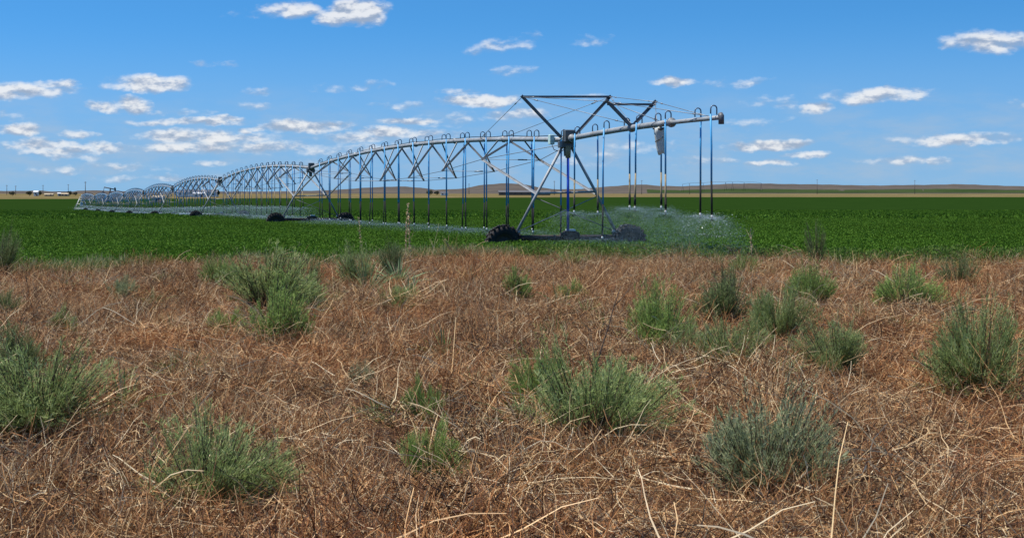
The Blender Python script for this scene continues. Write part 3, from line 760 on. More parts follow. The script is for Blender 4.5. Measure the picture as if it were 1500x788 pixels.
# ------------------------------------------------------------------ sagebrush
def sage_parts(seed, nst=170, nleaf=42, half=.55, leaf=(.035, .075), lw=.006, curl=.25, tall=1.0, start=.30):
    """unit-high bush: woody stems fanning from one root, thread leaves up each stem"""
    rng = np.random.default_rng(seed)
    npl = max(11, nst // 13)                                   # plumes: stems that lean together
    pph = rng.uniform(0, 2 * np.pi, npl); pln = rng.random(npl) ** .5; phh = rng.uniform(.68, 1.05, npl)
    who = rng.integers(0, npl, nst)
    ph = pph[who] + rng.normal(0, .26, nst) / (pln[who] + .25); ln = np.clip(pln[who] + rng.normal(0, .10, nst), 0, 1.1)
    rad = half * ln * (1 + .12 * np.sin(ph * 3 + seed)); hh = tall * (1 - .50 * ln ** 2.4) * phh[who] * rng.uniform(.74, 1.02, nst) * (1 + .20 * np.sin(ph + seed) * ln + .12 * np.sin(2 * ph + seed * 1.7))
    k = 7; t = np.linspace(0, 1, k)[None, :]
    wob = rng.normal(0, .018, (nst, k, 3)); wob[:, 0] = 0; wob = np.cumsum(wob, axis=1) * .8
    rr = rad[:, None] * (t ** .85) * (1 + curl * (t - 1) * .6) + .03
    P = np.stack([np.cos(ph)[:, None] * rr, np.sin(ph)[:, None] * rr, hh[:, None] * (.6 * t + .4 * t ** 1.3)], 2) + wob
    Wd = np.linspace(.016, .004, k)[None, :] * rng.uniform(.6, 1.3, (nst, 1))
    st = ribbons(P, Wd, rng.random(nst), rng); st2 = ribbons(P, Wd, rng.random(nst), rng)
    # leaves
    tl = rng.uniform(start, 1.02, (nst, nleaf)) ; tl = np.clip(tl, 0, .999)
    fi = tl * (k - 1); i0 = fi.astype(int); fr = (fi - i0)[..., None]
    ar = np.arange(nst)[:, None]
    base = P[ar, i0] * (1 - fr) + P[ar, i0 + 1] * fr
    tang = P[ar, i0 + 1] - P[ar, i0]; tang /= np.linalg.norm(tang, axis=2, keepdims=True)
    dr = tang * .8 + rng.normal(0, .55, base.shape) + np.array([0, 0, .35]); dr /= np.linalg.norm(dr, axis=2, keepdims=True)
    # side twiglets push leaves off the stem
    base = base + rng.normal(0, .042, base.shape) * (1.2 - tl[..., None])
    L = rng.uniform(leaf[0], leaf[1], tl.shape)[..., None]
    bend = rng.normal(0, .25, base.shape) * L
    Q = np.stack([base, base + dr * L * .5 + bend * .12, base + dr * L + bend * .4], 2).reshape(-1, 3, 3)
    n = len(Q); w = np.array([.5, 1, .25])[None, :] * lw * rng.uniform(.7, 1.3, (n, 1))
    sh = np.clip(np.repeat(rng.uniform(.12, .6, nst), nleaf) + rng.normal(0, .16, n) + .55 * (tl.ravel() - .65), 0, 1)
    lf = ribbons(Q, w, sh, rng)
    zs = np.percentile(lf[0][:, 2], 98.5); rs = np.percentile(np.abs(lf[0][:, :2]), 98.5)
    for a_ in (st, st2, lf): a_[0][:, 2] /= zs; a_[0][:, :2] *= half / rs
    wood = np_mesh('stems', [(*st, 0), (*st2, 0)]); fol = np_mesh('foliage', [(*lf, 0)])
    return wood, fol
SAGE = {
    'round': sage_parts(3, 330, 52, .60, (.03, .065), .0052, .25, 1, .42),
    'upright': sage_parts(5, 230, 54, .40, (.03, .065), .0050, .1, 1, .36),
    'wide': sage_parts(8, 380, 50, .95, (.035, .075), .0058, .4, 1, .38),
    'feathery': sage_parts(12, 330, 60, .80, (.035, .08), .0050, .5, 1, .25),
    'open': sage_parts(17, 140, 50, .66, (.03, .07), .0055, .35, 1, .40),
    'low': sage_parts(21, 180, 44, 1.35, (.07, .14), .010, .4, 1, .3),
    'round_b': sage_parts(33, 260, 56, .60, (.03, .07), .0052, .4, 1, .48),
    'wide_b': sage_parts(38, 330, 54, .95, (.035, .075), .0058, .2, 1, .45),
    'open_b': sage_parts(47, 120, 54, .66, (.03, .07), .0055, .5, 1, .34),
    'upright_b': sage_parts(45, 190, 58, .40, (.03, .065), .0050, .3, 1, .44),
}
BASES = []
def dead_twigs(seed):
    rng = np.random.default_rng(seed); n = 34; k = 6; t = np.linspace(0, 1, k)[None, :, None]
    ph = rng.uniform(0, 6.283, n); le = rng.uniform(.5, 1.45, n); L = rng.uniform(.35, 1.0, n)[:, None, None]
    d = np.stack([np.cos(ph) * np.sin(le), np.sin(ph) * np.sin(le), np.cos(le)], 1)[:, None, :]
    P = np.array([0, 0, .04]) + L * (d * t + rng.normal(0, .3, (n, 1, 3)) * t * t + rng.normal(0, .10, (n, 1, 3)) * np.sin(t * 6))
    P[..., 2] = np.abs(P[..., 2]); P[..., :2] *= .62
    return np_mesh('dead_twigs', [(*ribbons(P, np.linspace(.012, .004, k)[None, :] * rng.uniform(.5, 1.2, (n, 1)), rng.random(n) * .8, rng), 0)])
DEADTW = [dead_twigs(61 + i) for i in range(3)]
BUSH_GROUP = 'sagebrush growing in the dead weeds'
def bush(name, u, vb, hpx, wpx, shp, mat, label, group=BUSH_GROUP, y=None):
    p = at(u, vb) if y is None else pos(u, y)
    m_px = FPX / p.y
    h = hpx / m_px; w = wpx / m_px
    if shp == 'low': h = max(h * 1.25, .42)
    alt = shp + '_b' if (shp + '_b') in SAGE and len(BASES) % 2 else shp
    wood, fol = SAGE[alt]
    half = {'round': .60, 'upright': .40, 'wide': .95, 'feathery': .80, 'open': .66, 'low': 1.35}[shp]
    sx = w / (2 * half)
    r = thing(name, label, 'bush', p, group); BASES.append((p.x, p.y, w))
    r.rotation_euler.z = random.uniform(0, 6.28)
    r.rotation_euler.x = random.gauss(0, .15); r.rotation_euler.y = random.gauss(0, .15)
    q_ = random.uniform(.85, 1.0); r.scale = (sx, sx * q_, h)
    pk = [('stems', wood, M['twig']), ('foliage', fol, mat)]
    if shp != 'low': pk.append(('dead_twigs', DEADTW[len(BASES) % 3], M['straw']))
    for nm, me, mm in pk:
        o = bpy.data.objects.new(nm, me); COL.objects.link(o); o.parent = r
        if len(me.materials) == 0: me.materials.append(mm)
        o.material_slots[0].link = 'OBJECT'; o.material_slots[0].material = mm
    return r
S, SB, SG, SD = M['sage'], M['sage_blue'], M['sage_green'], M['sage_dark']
B = 'sagebrush'
bush(B, 58, 640, 120, 225, 'feathery', S, 'large feathery grey-green sagebrush cut by the lower left edge')
bush(B, 12, 570, 90, 110, 'round', SD, 'dark sagebrush at the left edge just above the feathery corner bush')
bush(B, 2, 412, 72, 60, 'open', SD, 'dark twiggy sagebrush against the crop at the far left edge')
bush(B, 4, 475, 42, 50, 'round', SD, 'small dark sagebrush cut by the left edge, halfway down the weeds')
bush(B, 175, 450, 30, 68, 'low', SB, 'low blue-grey clump alone in the dead weeds on the left')
bush(B, 88, 506, 28, 46, 'low', S, 'tiny low green clump right above the feathery corner bush')
bush(B, 408, 514, 108, 96, 'upright', SG, 'tall upright green sagebrush in front of the left bush cluster')
bush(B, 398, 462, 98, 150, 'round', S, 'broad grey-green sagebrush at the back of the left bush cluster')
bush(B, 322, 432, 50, 60, 'wide', SG, 'small rounded green bush at the left end of the left bush cluster')
bush(B, 448, 446, 62, 84, 'open', SD, 'dark open sagebrush at the right end of the left bush cluster')
bush(B, 330, 492, 30, 62, 'low', SG, 'low green clump left of the tall upright sagebrush')
bush(B, 575, 462, 30, 76, 'low', S, 'low grey-green clump below the pale bladed plants')
bush(B, 759, 450, 52, 42, 'upright', SG, 'small lone upright green bush in the middle of the dead weeds')
bush(B, 868, 656, 124, 250, 'wide', S, 'very wide green sagebrush at the bottom right of centre')
bush(B, 800, 600, 92, 92, 'round', SG, 'rounded bush joined to the left of the very wide bottom sagebrush')
bush(B, 966, 530, 108, 108, 'round', SG, 'dense rounded green sagebrush with a dark woody base, right of centre')
bush(B, 1062, 482, 80, 80, 'upright', SD, 'dark fan-shaped sagebrush with bare lower stems')
bush(B, 1143, 500, 84, 98, 'wide', S, 'pale wind-swept sagebrush right of the dark fan-shaped one')
bush(B, 1186, 458, 66, 74, 'round', SG, 'green sagebrush behind the pale wind-swept one at the right')
bush(B, 1066, 560, 74, 112, 'feathery', S, 'soft pale feathery clump below the dark fan-shaped sagebrush')
bush(B, 1110, 500, 36, 52, 'round', S, 'small pale clump between the dark fan-shaped and wind-swept bushes')
bush(B, 1008, 545, 66, 60, 'open', S, 'thin open bush leaning on the right of the dense rounded one')
bush(B, 1088, 408, 38, 56, 'open', SG, 'green open bush near the crop edge on the right')
bush(B, 1196, 398, 64, 34, 'open', SD, 'dark straggly bush by the crop at the right')
bush(B, 840, 440, 22, 52, 'low', SG, 'faint low green clump above the very wide bottom sagebrush')
bush(B, 838, 396, 30, 60, 'open', SG, 'thin green bush at the crop edge below the end tower')
bush(B, 625, 616, 28, 80, 'low', SG, 'low green clump left of the very wide sagebrush, nearest the middle')
bush(B, 528, 566, 44, 40, 'open', SB, 'thin blue-grey seedling in the dead weeds at lower middle')
bush(B, 1225, 560, 80, 110, 'feathery', S, 'feathery sagebrush standing right of the pale clumps')
bush(B, 1330, 470, 74, 96, 'round', SG, 'rounded green sagebrush far right in the weeds')
bush(B, 1440, 590, 130, 170, 'wide', S, 'wide grey-green sagebrush near the right edge')
bush(B, 1405, 425, 50, 66, 'open', SD, 'dark open bush near the crop, far right')
bush(B, 1120, 742, 150, 200, 'round', SB, 'large blue-grey sagebrush low in the right foreground')
bush(B, 300, 745, 130, 220, 'feathery', S, 'large feathery sagebrush at the bottom left of centre')
bush(B, 620, 720, 70, 120, 'low', SG, 'low spreading green bush in the nearest weeds below all others at centre')

# ------------------------------------------------------------------ pale bladed plants, stalks, straw
def blade_clump(seed, n, ln, spread, w, k=6, droop=.5):
    rng = np.random.default_rng(seed)
    ph = rng.uniform(0, 6.283, n); le = rng.random(n) ** .7 * spread; L = rng.uniform(ln[0], ln[1], n)
    t = np.linspace(0, 1, k)[None, :]
    r = L[:, None] * (np.sin(le)[:, None] * t + droop * (le / spread)[:, None] * .5 * t ** 2.2) + .02
    z = L[:, None] * (np.cos(le)[:, None] * t - droop * (le / spread)[:, None] * .45 * t ** 2.6)
    P = np.stack([np.cos(ph)[:, None] * r, np.sin(ph)[:, None] * r, z], 2) + rng.normal(0, .006, (n, k, 3))
    W_ = np.sin(np.pi * np.clip(t * .85 + .15, 0, 1)) * w * rng.uniform(.7, 1.3, (n, 1)) + .001
    return ribbons(P, W_, rng.random(n), rng)
def blade_plant(u, vb, hpx, seed, label, mat='yucca', n=70, spread=1.0, w=.022, dead=30):
    p = at(u, vb); h = hpx * p.y / FPX
    r = thing('bladed_plant', label, 'plant', p, 'pale bladed plants')
    for nm, me, mm in (('leaves', np_mesh('leaves', [(*blade_clump(seed, n, (.6 * h, 1.08 * h), spread, w), 0)]), M[mat]),
                       ('dead_leaves', np_mesh('dead_leaves', [(*blade_clump(seed + 1, dead, (.5 * h, .95 * h), 1.5, w * .6, droop=1.1), 0)]), M['straw'])):
        o = bpy.data.objects.new(nm, me); COL.objects.link(o); o.parent = r; me.materials.append(mm)
blade_plant(538, 426, 62, 31, 'pale green plant with broad upright blades left of the dry seed stalks', spread=.8, w=.03, n=40)
bush(B, 526, 424, 72, 66, 'open', S, 'pale leafy bush mixed with the broad-bladed plant left of the seed stalks')
bush(B, 576, 412, 56, 48, 'open', SD, 'dark open bush just left of the tall dry seed stalks')
blade_plant(584, 418, 50, 33, 'darker bladed plant ringed by straw under the tall dry seed stalks', n=80, spread=1.1, w=.03, dead=110)
blade_plant(600, 444, 46, 35, 'narrow dark green spike below the tall dry seed stalks', n=26, spread=.22, w=.03, dead=12)
blade_plant(512, 408, 40, 37, 'small bladed tuft at the left of the pale broad-bladed plant', n=40, spread=.9, w=.03)
blade_plant(780, 508, 34, 39, 'mound of bent pale straw left of the very wide bottom sagebrush', mat='straw', n=170, spread=1.5, w=.016, dead=140)

def stalk(name, label, cat, base, pts, r0, mat, seeds=0, twigs=0, seed=1):
    rnd = random.Random(seed)
    t_ = thing(name, label, cat, base)
    mb = MB(); n = len(pts)
    mb.path(pts, [r0 * (1 - .7 * i / (n - 1)) for i in range(n)], 5)
    for k in range(twigs):
        i = rnd.randint(n // 3, n - 2); p = Vector(pts[i]); q = Vector(pts[i + 1]); d = (q - p).normalized()
        e = p + d * .12 + Vector((rnd.uniform(-.16, .16), rnd.uniform(-.12, .12), rnd.uniform(.05, .2)))
        mb.path([p, p.lerp(e, .5) + Vector((0, 0, -.015)), e], [r0 * .5, r0 * .4, r0 * .2], 4)
    me = mb.mesh('stem'); a = me.attributes.new('shade', 'FLOAT', 'POINT'); a.data.foreach_set('value', [rnd.uniform(.2, .9)] * len(me.vertices))
    link('stem', me, M[mat], t_)
    if seeds:
        rng = np.random.default_rng(seed); ii = rng.uniform(n * .3, n - 1.01, seeds)
        base_ = np.array([Vector(pts[int(i)]).lerp(Vector(pts[int(i) + 1]), i - int(i)) for i in ii])
        d = rng.normal(0, 1, (seeds, 3)); d[:, 2] = np.abs(d[:, 2]) + .3; d /= np.linalg.norm(d, axis=1, keepdims=True)
        Q = np.stack([base_, base_ + d * .02, base_ + d * .045], 1)
        V, F, Sh = ribbons(Q, np.tile(np.array([.012, .022, .006]), (seeds, 1)), rng.random(seeds), rng)
        link('seed_heads', np_mesh('seed_heads', [(V, F, Sh, 0)]), M['straw'], t_)
def vpts(u0, v0, marks):
    """a standing stalk: marks are photo points of its shape, at the depth of its foot"""
    b = at(u0, v0); y = b.y
    return b, [b] + [Vector(((u - CU) / FPX * y, y + .02 * i, ZC + (HV - v) / FPX * y)) for i, (u, v) in enumerate(marks)]
for (nm, lab, cat, f, mk, r0, mt, sd_, tw, s) in (
    ('seed_stalk', 'taller pale dry seed stalk rising against the crop left of the near span', 'stalk', (594, 406), [(594, 380), (595, 350), (596, 325), (598, 297)], .008, 'straw', 150, 4, 1),
    ('seed_stalk', 'shorter pale dry seed stalk close beside the taller one', 'stalk', (603, 408), [(601, 380), (600, 355), (599, 330), (599, 312)], .008, 'straw', 130, 4, 2),
    ('seed_stalk', 'slim faded seed stalk at the crop edge left of the pale bladed plants', 'stalk', (532, 392), [(530, 370), (528, 350), (526, 330), (525, 318)], .005, 'straw', 50, 3, 3),
    ('dry_stalk', 'bent grass stalk leaning right at the crop edge before the truss', 'stalk', (633, 386), [(635, 365), (638, 350), (641, 338), (643, 328)], .006, 'straw', 0, 6, 4),
    ('dry_stalk', 'forked pale dry stalk at the crop edge left of the near wheel', 'stalk', (664, 386), [(662, 372), (656, 360), (652, 350)], .010, 'straw', 40, 8, 5),
    ('dry_stalk', 'bare dark stalk curving up right of centre above the very wide sagebrush', 'stalk', (874, 604), [(875, 560), (874, 535), (884, 505), (893, 478), (901, 450), (912, 420)], .011, 'twig', 0, 3, 6),
    ('dry_stalk', 'bare dark stalk forked to the left inside the very wide sagebrush', 'stalk', (873, 590), [(872, 545), (864, 525), (860, 500)], .006, 'twig', 0, 2, 7),
    ('dry_stalk', 'thin dark stalk standing at the left behind the feathery corner bush', 'stalk', (50, 474), [(46, 450), (41, 425), (35, 400), (30, 388)], .007, 'twig', 0, 4, 8),
    ('dry_stalk', 'second thin dark stalk at left with a bent tip', 'stalk', (62, 470), [(59, 450), (54, 430), (48, 415)], .006, 'twig', 0, 4, 9),
    ('dry_stalk', 'straggly dark stalk leaning left by the crop edge at right', 'stalk', (1096, 402), [(1086, 385), (1075, 372), (1066, 360)], .010, 'twig', 0, 6, 10),
    ('dry_stalk', 'branched pale stalk standing before the spray on the right', 'stalk', (1102, 392), [(1101, 370), (1100, 352), (1100, 335)], .009, 'straw', 60, 10, 11),
    ('dry_stalk', 'long pale stalk leaning right over the bottom of the weeds', 'stalk', (885, 618), [(920, 590), (948, 560), (965, 540)], .008, 'straw', 0, 5, 12),
    ('dry_stalk', 'dark thin stalk standing low at the right', 'stalk', (1120, 545), [(1122, 525), (1128, 505), (1133, 490)], .006, 'twig', 0, 3, 13)):
    b_, P_ = vpts(*f, mk); stalk(nm, lab, cat, b_, P_, r0, mt, sd_, tw, s)
def lying(label, uv, r0, mat, seed, h=.12):
    pts_ = []
    for i, (u, v) in enumerate(uv): p = at(u, v); p.z += h * (1 if 0 < i < len(uv) - 1 else .6); pts_.append(p)
    stalk('fallen_stalk', label, 'stalk', at(*uv[0]), pts_, r0, mat, 0, 3, seed)
lying('pale forked stalk lying across the weeds left of the bush cluster', [(211, 502), (225, 497), (240, 486), (250, 478), (262, 462)], .007, 'straw', 21, .16)
lying('long pale bent stalk lying below the low middle clump', [(522, 460), (529, 472), (533, 484), (545, 496), (552, 504)], .007, 'straw', 22, .16)
lying('thin pale stalk lying toward the bottom middle of the weeds', [(622, 565), (645, 572), (672, 580), (688, 594)], .006, 'straw', 23, .14)
lying('pale stalk lying at the foot of the dense rounded sagebrush', [(945, 580), (965, 560), (985, 552), (1005, 545)], .006, 'straw', 24, .25)

# ------------------------------------------------------------------ growth nobody could count
def weed_clump(seed, n, rad, ln, pale=0.0, up=.55, w=(.0028, .0058), zlo=0.0, zhi=.16, bias=.0):
    rng = np.random.default_rng(seed)
    k = 5; t = np.linspace(0, 1, k)[None, :, None]
    ph = rng.uniform(0, 6.283, n); r = np.sqrt(rng.random(n)) * rad
    b0 = np.stack([np.cos(ph) * r, np.sin(ph) * r, rng.uniform(zlo, zhi, n)], 1)
    a2 = rng.uniform(0, 6.283, n); ele = rng.normal(.25, up, n)
    d = np.stack([np.cos(a2) * np.cos(ele), np.sin(a2) * np.cos(ele), np.sin(ele)], 1)
    L = rng.uniform(ln[0], ln[1], n)[:, None, None]
    cu = rng.normal(0, .55, (n, 1, 3)); cu2 = rng.normal(0, .35, (n, 1, 3))
    P = b0[:, None, :] + L * (d[:, None, :] * t + cu * t * t * .5 + cu2 * np.sin(t * 5) * .18)
    P[..., 2] = np.abs(P[..., 2])
    P[..., 2] = np.where(P[..., 2] > .32, .32 + (P[..., 2] - .32) * .4, P[..., 2])
    W_ = rng.uniform(w[0], w[1], (n, 1)) * np.linspace(1.15, .5, k)[None, :]
    sh = np.clip(rng.beta(1.5, 1.7, n) * .95 + bias, 0, .86); pl = rng.random(n) < pale; sh = np.where(pl, rng.uniform(.82, 1, n), sh)
    return np_mesh('weed_%d' % seed, [(*ribbons(P, W_, sh, rng), 0)])
WM = [(weed_clump(100 + i, 150, .34, (.08, .30), .10, bias=(-.12, 0, .05, .1, -.05, .0)[i]), [M['weed']]) for i in range(6)]
WM += [(weed_clump(120 + i, 26, .40, (.25, .60), .75, .35, (.0045, .0085), .05, .2), [M['weed']]) for i in range(2)]       # longer pale stalks
WM += [(weed_clump(130 + i, 46, .30, (.15, .42), .0, .6, (.004, .007), .0, .16, -.38), [M['weed']]) for i in range(2)]      # dark twigs
WM += [(weed_clump(140, 60, .16, (.18, .40), .35, .45, (.003, .005), .0, .1, .12), [M['weed']])]                            # loose tuft
rng = np.random.default_rng(77)
def fan(n, y0, y1, umin=-60, umax=1570):
    y = np.sqrt(rng.uniform(y0 ** 2, y1 ** 2, n)); u = rng.uniform(umin, umax, n)
    return (u - CU) / FPX * y, y
N = 15500
x, y = fan(N, 5.5, 45.5)
keep = (y < edge_near(x) + rng.normal(-.1, .35, N)) & (np.sin(x * 2.3 + 1.7 * np.sin(y * 1.1)) * np.sin(y * 1.9 + np.sin(x * 1.3)) + rng.normal(0, .5, N) > -.75); x, y = x[keep], y[keep]
xs = rng.uniform(-14, 14, 1500); ys = rng.uniform(-6, 6, 1500)               # round the camera's feet, for other viewpoints
x = np.concatenate([x, xs]); y = np.concatenate([y, ys]); bxs = np.array(BASES); rp_ = np.repeat(np.arange(len(bxs)), 7)                 # broken twigs gather under the bushes
xb = bxs[rp_, 0] + rng.normal(0, .45, len(rp_)) * bxs[rp_, 2]; yb = bxs[rp_, 1] + rng.normal(-.12, .30, len(rp_)) * bxs[rp_, 2]
kb = yb < edge_near(xb) - .3; xb, yb = xb[kb], yb[kb]
n0 = len(x); x = np.concatenate([x, xb]); y = np.concatenate([y, yb]); n = len(x)
idx = rng.choice(11, n, p=[.143] * 6 + [.022, .02, .035, .035, .03]); idx[n0:] = rng.choice([6, 7, 8, 9, 10], n - n0, p=[.2, .15, .25, .25, .15])
pt = np.stack([x, y, gz(x, y) - .01], 1)
sc = rng.uniform(.75, 1.25, n)
s3 = np.stack([sc, sc, sc * rng.uniform(.35, 1.35, n) * (1 + .35 * np.sin(x * 1.7 + y) * np.sin(y * 1.1 - x * .6))], 1)
o = scatter('dead_weeds', pt, rng.uniform(0, 6.28, n), s3, idx, WM, rng.normal(0, .07, (n, 2)))
kind(o, 'stuff', 'matted reddish-brown dead weeds covering the whole foreground', 'weeds')

def leaf_clump(seed, n, rad, h, size):
    rng = np.random.default_rng(seed)
    ph = rng.uniform(0, 6.283, n); r = np.sqrt(rng.random(n)) * rad
    z = h * (1 - (r / rad) ** 2 * .35) * rng.uniform(.35, 1.0, n) ** .7
    b0 = np.stack([np.cos(ph) * r, np.sin(ph) * r, z], 1)
    d = rng.normal(0, .75, (n, 3)); d[:, 2] = np.abs(d[:, 2]) * .8 + .35; d /= np.linalg.norm(d, axis=1, keepdims=True)
    L = rng.uniform(.6, 1.3, n)[:, None] * size
    Q = np.stack([b0, b0 + d * L * .55, b0 + d * L + np.array([0, 0, -.12]) * L], 1)
    w = np.array([.25, 1, .12])[None, :] * size * .42 * rng.uniform(.7, 1.3, (n, 1))
    return np_mesh('leaf_%d' % seed, [(*ribbons(Q, w, np.clip(rng.normal(.45, .22, n), 0, 1), rng), 0)])
CM = [(leaf_clump(200 + i, 230, .34, .40, .062), [M['crop']]) for i in range(4)] + [(leaf_clump(210 + i, 150, .95, .42, .20), [M['crop']]) for i in range(3)]
N = 40000
x, y = fan(N, 33, 108, -80, 1590); keep = y > edge_near(x) + rng.normal(.15, .3, N); x, y = x[keep], y[keep]
n1 = len(x); x2, y2 = fan(32000, 104, 330, -80, 1590)
x = np.concatenate([x, x2]); y = np.concatenate([y, y2]); n = len(x)
idx = np.concatenate([rng.integers(0, 4, n1), rng.integers(4, 7, n - n1)])
sc = rng.uniform(.75, 1.2, n); hv = sc * (1 + .18 * np.sin(x * .7 + y * .3) * np.sin(y * .21))
o = scatter('crop_leaves', np.stack([x, y, g(y) - .03], 1), rng.uniform(0, 6.28, n), np.stack([sc, sc, hv], 1), idx, CM)
kind(o, 'stuff', 'dense dark green leafy crop covering the irrigated field', 'crop')

GM = [(np_mesh('edge_grass_%d' % i, [(*blade_clump(300 + i, 46, (.16, .46), .9, .011, 5, .7), 0)]), [M['edge']]) for i in range(4)]
N = 6500
x = rng.uniform(-17, 24, N); y = edge_near(x) + rng.normal(-.15, .6, N) - rng.exponential(.5, N) * (x > 5)
pat = np.sin(x * 1.3) + np.sin(x * .47 + 1) + rng.normal(0, .8, N); k_ = pat > -.5; x, y = x[k_], y[k_]; n = len(x)
x4, y4 = fan(190, 12, 40); x = np.concatenate([x, x4]); y = np.concatenate([y, y4]); n = len(x)
x5 = rng.uniform(3.5, 22, 900); y5 = edge_near(x5) - np.abs(rng.normal(0, .9, 900)) + .2        # rank weeds where the crop frays out
x = np.concatenate([x, x5]); y = np.concatenate([y, y5]); n = len(x)
gi = rng.integers(0, 4, n); gi[-900:] = rng.integers(4, 6, 900); gs = rng.uniform(.6, 1.3, n); gs[-900:] = rng.uniform(.6, 1.5, 900)
o = scatter('edge_grass', np.stack([x, y, gz(x, y) - .01], 1), rng.uniform(0, 6.28, n), gs, gi, GM + [(leaf_clump(320 + i, 170, .26, .40, .055), [M['rank']]) for i in range(2)])
kind(o, 'stuff', 'ragged yellow-green grass along the near edge of the crop', 'grass')

# ------------------------------------------------------------------ far things: oil pump, poles, houses, trees, second pivot
def P3(u, v, y): return Vector(((u - CU) / FPX * y, y, ZC + (HV - v) / FPX * y))
YJ = 700.0
base = pos(161, YJ); J = thing('pump_jack', 'dark oil well pump jack on the horizon behind the far spans', 'pump jack', base)
X = Vector((1, 0, 0)); Yv = Vector((0, 1, 0))
bz = base.z
def jp(x, z, y=0.0): return base + X * x + Yv * y + Z3 * z
MB().box(jp(-.3, .35), (7.4, 1.6, .7)).build('skid', M['jack'], J)
sp = MB()
for sy in (-.7, .7):
    sp.path([jp(-.9, .6, sy), jp(.15, 6.6, sy * .2)], .16, 6).path([jp(1.2, .6, sy), jp(.15, 6.6, sy * .2)], .16, 6)
sp.path([jp(-.35, 3.4, -.4), jp(.65, 3.4, .4)], .1, 5); sp.build('samson_post', M['jack'], J)
MB().path([jp(-2.9, 7.35), jp(2.4, 6.15)], .30, 6).box(jp(.15, 6.75), (.5, .9, .4)).build('walking_beam', M['jack'], J)
hh = MB(); vs = []
prof = [(2.2, 7.1), (2.75, 7.2), (3.05, 6.6), (3.1, 5.9), (2.95, 5.1), (2.75, 4.7), (2.35, 5.5)]
for sy in (-.28, .28): vs += [jp(a, c, sy) for a, c in prof]
k = len(prof); fs = [tuple(range(k)), tuple(range(2 * k - 1, k - 1, -1))] + [(i, i + k, (i + 1) % k + k, (i + 1) % k) for i in range(k)]
hh.add(vs, fs); hh.build('horse_head', M['jack'], J)
MB().path([jp(-2.9, 7.3), jp(-3.3, 5.2), jp(-2.9, 3.2)], .14, 5).build('pitman_arm', M['jack'], J)
cw = MB().path([jp(-2.0, 2.4), jp(-3.6, 4.2)], .22, 6); cw.box(jp(-3.5, 4.0), (1.9, .9, 1.5), ((X * .66 + Z3 * -.75), Yv, (X * .75 + Z3 * .66)))
cw.build('counterweight', M['jack'], J)
MB().box(jp(-2.2, 1.6), (1.8, 1.2, 1.9)).path([jp(-4.4, 1.2), jp(-3.2, 1.2)], .5, 8).build('gear_case', M['jack'], J)
MB().path([jp(2.95, 5.0), jp(2.95, .1)], .07, 5).build('polished_rod', M['jack'], J)

WHERE = ('leftmost utility pole on the horizon', 'second utility pole from the left on the horizon', 'utility pole above the white farm building at the left', 'utility pole left of the pump jack on the low hill',
         'thick utility pole nearest the pump jack on its left', 'utility pole seen right of the second tower', 'utility pole at the foot of the flat-topped hill', 'utility pole seen beyond the end tower',
         'utility pole standing right of the end tower on the ridge', 'short utility pole on the ridge beside the small far pivot', 'rightmost pole on the ridge in the photo', 'pole on the ridge at the far right')
for (u, vt, y, lab) in zip((10, 23, 63, 100, 125, 482, 687, 812, 940, 1010, 1197, 1340), (271, 272, 271, 270, 266, 269, 269, 265, 264, 269, 263, 264), (1700, 1700, 1700, 1800, 1300, 1500, 1900, 1700, 1900, 2100, 2100, 2100), WHERE):
    b_ = pos(u, y); h = ZC + (HV - vt) / FPX * y - b_.z
    t_ = thing('utility_pole', lab, 'utility pole', b_, 'utility poles on the horizon')
    MB().path([b_, b_ + Z3 * h], [.36, .26], 6).build('post', M['pole'], t_)
    MB().box(b_ + Z3 * (h - .9), (2.6, .3, .3)).build('crossarm', M['pole'], t_)

def house(u, y, w, d, h, rh, wall, roof, label, nwin=2, name='farm_building'):
    b_ = pos(u, y); t_ = thing(name, label, 'building', b_)
    MB().box(b_ + Z3 * h / 2, (w, d, h)).build('wall', wall, t_)
    o_ = .5; a = [b_ + Vector((sx * (w / 2 + o_), sy * (d / 2 + o_), h - .05)) for sx, sy in ((-1, -1), (1, -1), (1, 1), (-1, 1))]
    rl, rr = b_ + Vector((-w / 2 - o_, 0, h + rh)), b_ + Vector((w / 2 + o_, 0, h + rh))
    mb = MB(); mb.add(a + [rl, rr], [(0, 1, 5, 4), (2, 3, 4, 5), (3, 0, 4), (1, 2, 5), (3, 2, 1, 0)]); mb.build('roof', roof, t_)
    for k in range(nwin):
        xx = -w / 2 + w * (k + .5) / nwin
        MB().box(b_ + Vector((xx, -d / 2 - .03, h * .55)), (min(1.6, w / nwin * .4), .14, 1.3)).build('window', M['glass'], t_)
    MB().box(b_ + Vector((w * .28, -d / 2 - .05, 1.05)), (1.2, .12, 2.1)).build('door', M['roof_d'], t_)
house(53, 1350, 4, 4, 4.2, 1.2, M['wall_w'], M['roof_w'], 'small white farm building between dark trees at the far left', 1)
house(72, 1350, 8, 5, 1.7, .8, M['wall_t'], M['wall_t'], 'tan shed right of the small white farm building', 2)
house(87, 1350, 2.6, 4, 2.6, .8, M['wall_w'], M['roof_w'], 'narrow white shed left of the low hill', 1)
house(95, 1350, 7, 5, 2.2, .8, M['wall_t'], M['wall_t'], 'low pale shed at the foot of the hill near the pivot point', 2)
house(232, 640, 4.5, 4, 2.6, .6, M['wall_t'], M['wall_t'], 'small tan hut seen through the middle spans', 1)
house(292, 1100, 9, 6, 3.0, 1.2, M['wall_w'], M['roof_w'], 'white building in front of the long dark shed behind the spans', 2)
house(290, 1180, 34, 12, 4.0, 2.4, M['wall_w'], M['roof_d'], 'long low shed with a dark roof behind the spans', 6)
house(651, 1500, 8, 6, 3.0, 1.2, M['wall_w'], M['roof_d'], 'small white house seen through the near truss', 2)
house(768, 1600, 60, 10, 3.6, 2.0, M['pole'], M['roof_d'], 'very long dark-roofed shed seen beneath the end tower', 8)

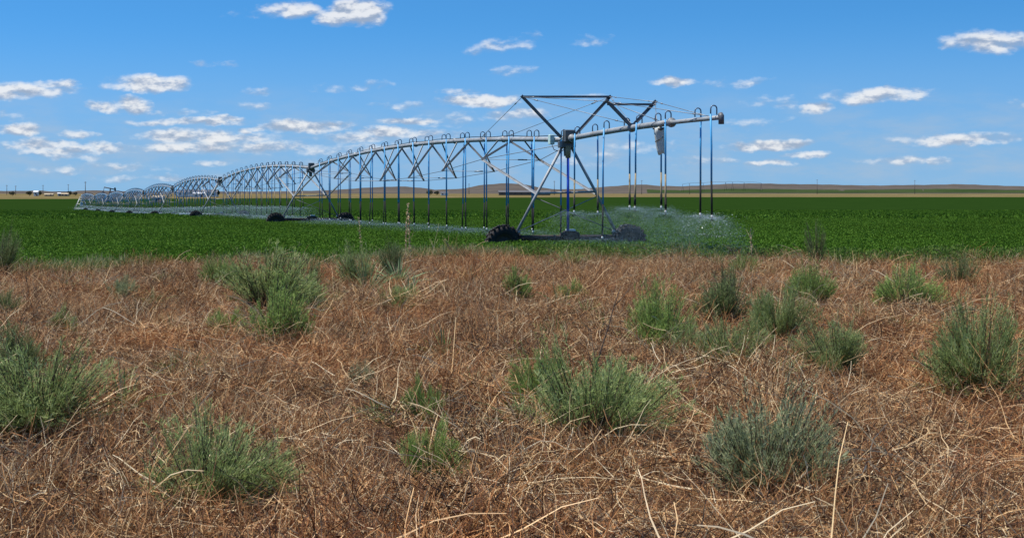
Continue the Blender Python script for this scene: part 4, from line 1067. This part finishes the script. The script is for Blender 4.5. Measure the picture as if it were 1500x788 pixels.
def far_tree(u, y, h, w, seed, label):
    rng = np.random.default_rng(seed); b_ = pos(u, y); t_ = thing('tree', label, 'tree', b_, 'far trees at the farmstead')
    mb = MB().path([b_, b_ + Z3 * h * .5], [h * .05, h * .03], 6)
    for k in range(4):
        a = k * 1.7; mb.path([b_ + Z3 * h * .3, b_ + Z3 * h * .65 + X * math.cos(a) * w * .3 + Yv * math.sin(a) * w * .3], [h * .025, h * .01], 5)
    mb.build('trunk', M['bark'], t_)
    n = 420; c = rng.normal(0, 1, (n, 3)); c /= np.linalg.norm(c, axis=1, keepdims=True); c *= rng.uniform(.35, 1, (n, 1)) ** .6
    c = c * np.array([w / 2, w / 2, h * .36]) * (1 + .2 * np.sin(c[:, :1] * 6)) + np.array([b_.x, b_.y, b_.z + h * .62])
    d = rng.normal(0, 1, (n, 3)) * h * .05
    Q = np.stack([c - d, c, c + d], 1); wv = np.tile(np.array([.03, .09, .03]) * h, (n, 1))
    link('crown', np_mesh('crown', [(*ribbons(Q, wv, rng.random(n), rng), 0)]), M['far_leaf'], t_)
for i, (u, y, h, w, lab) in enumerate(((18, 1380, 4.5, 6, 'bushy reddish tree at the far left of the dry field'), (43, 1350, 5, 6, 'round dark tree left of the small white farm building'), (58, 1370, 5, 5, 'dark tree right of the small white farm building'),
                                       (102, 1380, 5, 5, 'dark tree at the end of the pale sheds'), (110, 1400, 4, 6, 'low dark tree near the pivot point'), (262, 1180, 5, 7, 'dark tree at the left end of the long dark shed'),
                                       (318, 1180, 6, 6, 'dark tree at the right end of the long dark shed'), (630, 1520, 6, 8, 'dark tree left of the small white house'), (640, 1530, 5, 6, 'smaller dark tree close to the small white house'))):
    far_tree(u, y, h, w, 400 + i, lab)

# tiny second pivot on the ridge
YP = 2600.0
def rp(u, dzz): 
    x_ = (u - CU) / FPX * YP; return Vector((x_, YP, float(hills_z(x_, YP)) + dzz))
us = [1000, 1030, 1063, 1073, 1090, 1115]
zt = [0] * 6
F2 = thing('far_irrigation_machine', 'tiny second irrigator standing on the distant right-hand ridge', 'irrigator', rp(1063, 0))
tops = [P3(u, v, YP) for u, v in zip(us, (269.8, 268.2, 267.0, 266.8, 267.2, 268.4))]
pm = MB()
for a, b_ in zip(tops[:-1], tops[1:]):
    pm.path([a.lerp(b_, t) + Z3 * 1.2 * 4 * t * (1 - t) for t in (0, .25, .5, .75, 1)], .22, 5)
pm.build('pipe', M['galv_old_shaded'], F2)
for tp in tops:
    gz_ = float(hills_z(tp.x, YP))
    for s in (-1, 1): MB().path([tp, Vector((tp.x + s * 2.2, YP, gz_ - .1))], .2, 5).build('leg', M['jack'], F2)
